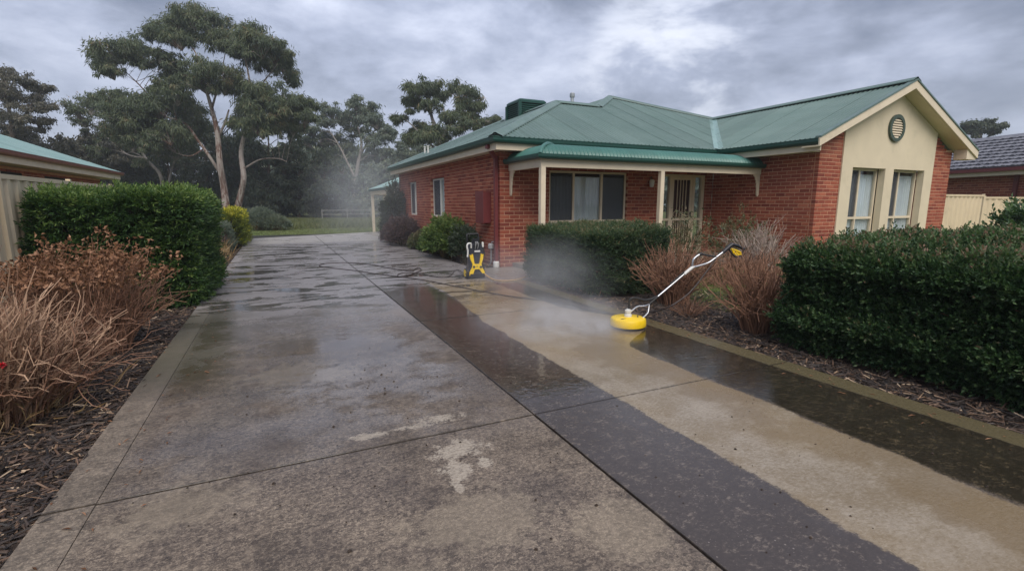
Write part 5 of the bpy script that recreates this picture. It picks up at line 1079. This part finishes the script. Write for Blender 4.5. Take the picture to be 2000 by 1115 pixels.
for (px, yt, w, dep, lm, lab) in DENSE:
    yb = 397 + 1.55 * FPX / dep; cl = []; H = yb - yt
    for i in range(26):
        f = rnd.random(); yy = yt + H * (.06 + .84 * f); ww = w * .5 * (sin(pi * min(.16 + .86 * f, .9)) ** .7); cl.append((px + rnd.uniform(-1, 1) * ww, yy, w * rnd.uniform(.12, .21)))
    eucalypt(lab, dep, [[(px, yb, .32), (px + rnd.uniform(-5, 5), yb - H * .35, .24), (px + rnd.uniform(-8, 8), yb - H * .75, .08)]], cl, M[lm], barkm='bark_dark', leaf=(.38, .14), dens=.62, name='bushy_tree', group='dense trees behind the back lawn', squash=.85, dz=1.3, sub=8)
# far wood closing the view behind the trees
n = 26000; az = RNG.uniform(-75, 95, n); rr = RNG.uniform(95, 150, n); hmax = 8.5 + 3.0 * np.sin(np.radians(az) * 9) + 2.0 * np.sin(np.radians(az) * 23 + 1); z = hmax * RNG.random(n) ** .7
P = np.stack([rr * np.sin(np.radians(az)), rr * np.cos(np.radians(az)), z], 1); v = np.clip(RNG.normal(.4, .15, n) + z / hmax * .15, 0, 1)
L = sprigs(P, RNG.normal(size=P.shape) + np.array([0, 0, .3]), 4, 1.6, 1.6, .9, v); o = np_obj('far_wood', L[0], L[1], L[2], M['leaf_grey'], None, False, L[3]); tag(o, 'distant grey green belt of trees on the horizon', 'wood', kind='stuff')

# ================================================================== PRESSURE WASHER
wx, wy = 3.58, 9.30
pw_ = thing('pressure_washer', 'yellow and black pressure washer on wheels by the house corner', 'pressure washer', (wx, wy, 0))
yf = wy - .11   # front face
def fp_(x, z, d=0.): return (wx + x, yf - d, z)
def plate(pts, d0, d1, name, m, par=pw_, **k): return MB().prism([fp_(x, z, d1) for x, z in pts], (0, d1 - d0, 0)).build(name, m, par, **k)
MB().prism([fp_(x, z) for x, z in [(-.15, .05), (.15, .05), (.165, .12), (.12, .30), (.125, .50), (.135, .56), (.12, .66), (.10, .70), (-.10, .70), (-.12, .66), (-.135, .56), (-.125, .50), (-.12, .30), (-.165, .12)]], (0, .22, 0)).build('body', M['navy'], pw_)
MB().bbox(wx - .17, wx + .17, yf - .03, yf + .24, .02, .12, .02).build('base', M['black'], pw_)
X_ = [(-.155, .49), (-.115, .475), (-.10, .50), (-.085, .495), (-.06, .33), (-.045, .295), (.045, .295), (.06, .33), (.085, .495), (.10, .50), (.115, .475), (.14, .49), (.13, .40), (.095, .30), (.10, .24), (.165, .13), (.155, .08), (.13, .075), (.06, .175), (.045, .19), (-.045, .19), (-.06, .175), (-.095, .06), (-.165, .07), (-.16, .13), (-.10, .24), (-.095, .30), (-.14, .40)]
Xp = plate(X_, -.004, .028, 'yellow_front', M['yellow'])
for (x, z) in ((-.07, .245), (.075, .235)): MB().lathe(fp_(x, z, .028), [(.022, .0), (.022, -.018), (.014, -.022)], 14, 'y').build('knob', M['black'], Xp)
plate([(-.02, .235), (.02, .235), (.012, .262), (-.012, .262)], .028, .032, 'emblem', grained('olive_emblem', (.35, .28, .04), .5), Xp)
plate([(-.045, .535), (.075, .535), (.075, .568), (-.045, .568)], -.002, .008, 'badge', M['palegrey'])
for sx in (-1, 1):
    wc = np.array([wx + sx * .175, yf + .13, .105]); wh = MB().lathe(wc, [(.085, -.03 ), (.10, -.02), (.10, .02), (.085, .03)], 24, 'x').build('wheel', M['rubber'], pw_, smooth=True); MB().lathe(wc + np.array([-.031 if sx < 0 else .005, 0, 0]), [(.072, 0), (.078, .012), (.072, .026)], 20, 'x').build('hub_cap', M['yellow'], wh)
MB().tube(spline([(wx - .115, yf + .19, .55), (wx - .125, yf + .20, .80), (wx - .12, yf + .21, .865), (wx - .09, yf + .215, .885), (wx + .09, yf + .215, .885), (wx + .12, yf + .21, .865), (wx + .125, yf + .20, .80), (wx + .115, yf + .19, .55)], 5), .014, 8).build('handle', M['black'], pw_, smooth=True)
MB().tube([(wx - .12, yf + .2, .885), (wx + .12, yf + .2, .885)], .019, 8).build('grip', M['rubber'], pw_)
plate([(-.08, .69), (.08, .69), (.06, .80), (-.05, .80)], -.10, -.06, 'lance_holder', M['black'])
for i in range(5): MB().tube(spline([fp_(-.055 + i * .026, .60, .004), fp_(-.06 + i * .028, .66, .035), fp_(-.04 + i * .02, .72, .03), fp_(-.03 + i * .012, .74, .0)], 4), .008, 6).build('nozzle', M['grey'] if i % 2 else M['rubber'], pw_, smooth=True)
MB().tube(spline([fp_(-.115, .62, .0), fp_(-.125, .705, .02), fp_(-.185, .712, .03), fp_(-.212, .66, .03), fp_(-.195, .56, .03), fp_(-.205, .45, .03)], 6), .017, 8).build('spray_gun_hook', M['palegrey'], pw_, smooth=True)
MB().bbox(wx + .125, wx + .16, yf, yf + .05, .63, .73, .01).build('detergent_cap', M['white'], pw_)
MB().tube(spline([(wx + .15, yf + .03, .62), (wx + .185, yf + .04, .5), (wx + .16, yf + .06, .40)], 5), .012, 6).build('power_cord', M['rubber'], pw_, smooth=True)
MB().bbox(wx + .10, wx + .185, yf + .04, yf + .20, .42, .67, .03).build('side_tank', M['black'], pw_)

# ================================================================== SURFACE CLEANER WITH LANCE
ccx, ccy = 3.81, 4.70
sc_ = thing('surface_cleaner', 'round yellow surface cleaner with aluminium lance standing on the driveway', 'surface cleaner', (ccx, ccy, 0)); c0 = np.array([ccx, ccy, 0])
MB().lathe(c0, [(.195, .022), (.212, .026), (.216, .040), (.214, .095), (.204, .116), (.185, .124), (.06, .132), (.055, .134)], 48).build('deck', M['yellow'], sc_, smooth=True)
MB().lathe(c0, [(.20, .003), (.212, .005), (.208, .0255), (.19, .0257)], 48).build('brush_skirt', M['black'], sc_)
MB().lathe(c0 + [-.005, .0, .13], [(.045, 0), (.045, .03), (.034, .034), (.034, .058), (.040, .060), (.040, .085), (.022, .09), (.022, .10)], 20).build('swivel', M['palegrey'], sc_, smooth=True)
for (dx, dy, a) in ((-.11, -.055, .15), (.12, -.03, .9)):
    q = np.array([ccx + dx, ccy + dy, .126]); u = np.array([cos(a), sin(a), 0]) * .045; w_ = np.array([-sin(a), cos(a), 0]) * .008; MB().prism([q - u - w_, q + u - w_, q + u + w_, q - u + w_], (0, 0, .004)).build('slot', M['rubber'], sc_)
LN = unit(np.cross(np.array([5.30 - ccx, 4.42 - ccy, 0.]), (0, 0, 1.))); LP = np.array([ccx, ccy, .2])
def lp_(x, y, off=0.): return on_plane(x, y, LP, LN) + LN * off
J = lp_(1268, 594); sgn = -1 if np.dot(LN, [0, -1, 0]) > 0 else 1
off = .055
MB().tube(spline([lp_(1231, 616, off * sgn), lp_(1248, 601, off * sgn), lp_(1262, 598, off * .5 * sgn), J], 5), .009, 8).tube(spline([lp_(1240, 628, -off * sgn), lp_(1259, 611, -off * sgn), lp_(1264, 602, -off * .6 * sgn), J], 5), .009, 8).build('fork', M['alu'], sc_, smooth=True)
MB().tube([lp_(1239, 629, -off * sgn), lp_(1242, 629, -off * sgn * .2)], .014, 8).build('pivot', M['galv'], sc_)
A1, A2, A3, A4 = lp_(1269, 593), lp_(1285, 579), lp_(1339, 533), lp_(1353, 524)
MB().tube([J, A1, A2], .0155, 10).build('lower_grip', M['rubber'], sc_, smooth=True)
MB().tube([A2, A3, A4], .0125, 10).build('lance_tube', M['alu'], sc_, smooth=True)
up_ = np.array([-.018, 0, .018]); MB().tube([lp_(1311, 557) + up_, lp_(1338, 534) + up_], .010, 8).build('hose_clip', M['rubber'], sc_, smooth=True)
MB().tube([lp_(1336, 535.5), lp_(1354, 521)], .020, 10).build('clamp', M['palegrey'], sc_, smooth=True)
MB().tube(spline([lp_(1354, 522), lp_(1366, 519), lp_(1384, 513), lp_(1398, 503), lp_(1413, 492)], 6), .013, 10).build('handle_tube', M['alu'], sc_, smooth=True)
MB().tube(spline([lp_(1352, 523), lp_(1353.5, 510), lp_(1358, 503), lp_(1368, 496)], 6), .013, 10).build('side_handle', M['alu'], sc_, smooth=True)
MB().tube([lp_(1366, 497.5), lp_(1371, 495)], .019, 10).tube([lp_(1369, 496), lp_(1399, 502)], .012, 8).build('cross_grip', M['rubber'], sc_, smooth=True)
gun = MB().tube([lp_(1412, 493), lp_(1424, 482), lp_(1431, 477)], [.021, .026, .026], 12).tube(spline([lp_(1429, 478), lp_(1441, 481), lp_(1453, 487)], 4), [.026] * 2 + [.022] * 3 + [.018] * 4, 10).build('spray_gun', M['black'], sc_, smooth=True)
MB().tube(spline([lp_(1424, 487), lp_(1430, 496), lp_(1438, 502), lp_(1446, 499), lp_(1453, 488)], 5), .0095, 8).build('trigger_guard', M['black'], gun, smooth=True)
MB().tube(spline([lp_(1428, 486.5), lp_(1437, 489), lp_(1447, 494), lp_(1446, 498)], 5), .0125, 8).build('trigger', M['yellow'], gun, smooth=True)
MB().prism([lp_(1429, 488, -.012), lp_(1437, 491, -.012), lp_(1446, 497, -.012), lp_(1438, 500, -.012), lp_(1432, 495, -.012)], LN * .02).build('trigger_panel', M['yellow'], gun)
MB().tube(spline([lp_(1229, 611, 0), lp_(1229, 590), lp_(1232, 584), lp_(1240, 582), lp_(1258, 586), lp_(1272, 584), lp_(1283, 579)], 6), .0135, 8).build('feed_hose', M['rubber'], sc_, smooth=True)

# ================================================================== HOSES
h_ = .013
hp = [(wx - .205, yf - .03, .46), (wx - .21, yf - .05, .30), (wx - .24, yf - .08, .12)] + [tuple(ground(600 + x / 4.444, 430 + y / 4.444, h_)) for x, y in ((1300, 432), (1240, 482), (1180, 495), (1080, 485), (985, 462), (850, 457), (800, 465), (784, 480), (812, 491), (880, 478), (950, 452), (990, 434), (972, 414), (934, 424), (910, 444), (820, 432), (700, 414), (600, 392), (500, 378), (400, 370), (300, 368), (170, 374), (104, 390), (150, 407), (300, 424), (420, 438), (600, 465), (800, 490), (1000, 518), (1300, 575), (1700, 650), (2000, 690))] + [tuple(ground(1108, 592, h_)), tuple(ground(1150, 604, h_)), tuple(ground(1190, 611, h_)), tuple(ground(1228, 615, .02)), tuple(ground(1265, 611, .05)), tuple(lp_(1305, 600)), tuple(lp_(1345, 573)), tuple(lp_(1375, 537)), tuple(lp_(1398, 506))]
M['hose'] = grained('dark_hose', (.040, .028, .026), .5, var=.2)
hh_ = MB().tube(spline(hp, 9), .0085, 8).build('pressure_hose', M['hose'], loc=(2.5, 9, 0), smooth=True); tag(hh_, 'black pressure hose snaking across the wet driveway to the lance', 'hose')
gpz = [(wx + .155, yf - .02, .10), (wx + .19, yf - .05, .06)] + [tuple(ground(x, y, .014)) for x, y in ((962, 545), (978, 548), (1000, 547.5), (1014, 545), (1024, 541.5), (1034, 538))]
gh = MB().tube(spline(gpz, 8), .012, 8).build('garden_hose', M['hose_tan'], loc=(4, 8.8, 0), smooth=True); tag(gh, 'tan garden hose running from the washer to the low hedge', 'hose')

# ---- grit and leaf litter on the slabs
def litter(pts, name, m, label, rad=(.004, .011)):
    mb = MB()
    for (x, y) in pts:
        r = rnd.uniform(*rad) * rnd.choice((.5, .6, .8, 1.2)); a0 = rnd.uniform(0, 6); k = 6; b = [(x + r * rnd.uniform(.7, 1.2) * cos(a0 + i * pi / 3), y + r * rnd.uniform(.6, 1.1) * sin(a0 + i * pi / 3), .003) for i in range(k)]; tpt = (x, y, .003 + r * .75)
        mb.poly(b + [tpt], [(i, (i + 1) % k, k) for i in range(k)])
    o = mb.build(name, m); tag(o, label, 'litter', kind='stuff')
pts = []
for (px, py, s, n) in ((740, 740, 45, 26), (790, 760, 40, 10), (680, 700, 60, 10), (1050, 750, 45, 8), (900, 780, 160, 22), (600, 860, 200, 24), (1000, 980, 260, 30), (1600, 900, 200, 34), (1450, 830, 120, 16), (500, 950, 160, 20)):
    for i in range(n): q = ground(px + rnd.gauss(0, s), max(py + rnd.gauss(0, s * .45), 600)); pts.append((q[0], q[1]))
litter([p for p in pts if -1.1 < p[0] < 4.3], 'grit', M['soil'], 'dark grit and leaf crumbs scattered over the driveway slabs')
pts2 = [(rnd.uniform(-1.14, -.6) , rnd.uniform(1, 9)) for i in range(90)] + [(rnd.uniform(3.9, 4.33), rnd.uniform(.8, 8)) for i in range(90)]
n = len(pts2); P = np.array([(x, y, .006) for x, y in pts2]); L = leaves(P, np.concatenate([RNG.normal(size=(n, 2)), RNG.normal(size=(n, 1)) * .06], 1), RNG.uniform(.02, .06, n), RNG.uniform(.006, .016, n), np.clip(RNG.normal(.4, .25, n), 0, 1), .1, np.tile([0, 0, 1.], (n, 1))); o = np_obj('fallen_bits', L[0], L[1], L[2], M['leaf_dead'], None, False, L[3]); tag(o, 'fallen dead leaves and bark bits along the driveway edges', 'litter', kind='stuff')

# ================================================================== MIST
def mistmat(name, dens, scale, thr, seedv):
    def f(n):
        p = n.node('ShaderNodeTexCoord').outputs['Object']; x, y, z = n.xyz(p)
        r = n.m('SQRT', n.add(n.mul(x, x), n.add(n.mul(y, y), n.mul(z, z)))); fall = n.m('POWER', n.m('SUBTRACT', 1., r, clamp=True), 1.25)
        q = n.vm('ADD', n.pos(), (seedv, 0, 0)); k = n.step(n.noise(q, scale, 3, .6, .4), thr - .12, thr + .22)
        v = n.node('ShaderNodeVolumePrincipled'); v.inputs['Color'].default_value = (.95, .96, 1, 1); v.inputs['Anisotropy'].default_value = .1; n.put(v.inputs['Density'], n.mul(n.mul(fall, k), dens)); n.out(None, v.outputs[0])
    return mat(name, f)
def mist(c, r, dens, scale, thr, label, rot=0.):
    bm_v = []; 
    me = bpy.data.meshes.new('mist'); import bmesh
    b = bmesh.new(); bmesh.ops.create_icosphere(b, subdivisions=3, radius=1.0); b.to_mesh(me); b.free()
    me.materials.append(mistmat('mist_air', dens, scale, thr, c[0] * 3.7)); o = bpy.data.objects.new('mist', me); C.objects.link(o); o.location = c; o.scale = r; o.rotation_euler = (0, 0, rot); ORG[o.name] = np.array(c, float); tag(o, label, 'mist', kind='stuff')
mist((2.95, 4.95, .12), (1.25, .85, .34), 1.9, 3.2, .40, 'white spray blowing low from the surface cleaner across the slabs')
mist((3.5, 6.6, .35), (1.5, 1.6, .75), .34, 1.6, .42, 'thin spray drifting over the driveway before the low hedge')
mist((4.25, 7.0, .45), (.6, 1.1, .65), .55, 2.0, .44, 'spray mist hanging against the left face of the low hedge')
mist((3.6, 19.5, 1.3), (3.2, 6.5, 2.6), .085, .55, .42, 'pale mist hanging by the side wall and carport')
mist((4.3, 31, 2.8), (3.2, 5.0, 4.4), .045, .32, .42, 'blue grey mist rising before the trees behind the carport')
mist((3.34, 4.66, .06), (.44, .34, .15), 4.0, 6.0, .40, 'bright jet of spray at the left rim of the surface cleaner')

# ================================================================== HAZE
def hazemat(n):
    v = n.node('ShaderNodeVolumePrincipled'); v.inputs['Color'].default_value = (.86, .90, .97, 1); v.inputs['Density'].default_value = .0009; v.inputs['Anisotropy'].default_value = .15; n.out(None, v.outputs[0])
hz = MB().box(-390, 390, -390, 390, -1.1, 26).build('haze', mat('haze_air', hazemat)); tag(hz, kind='stuff')
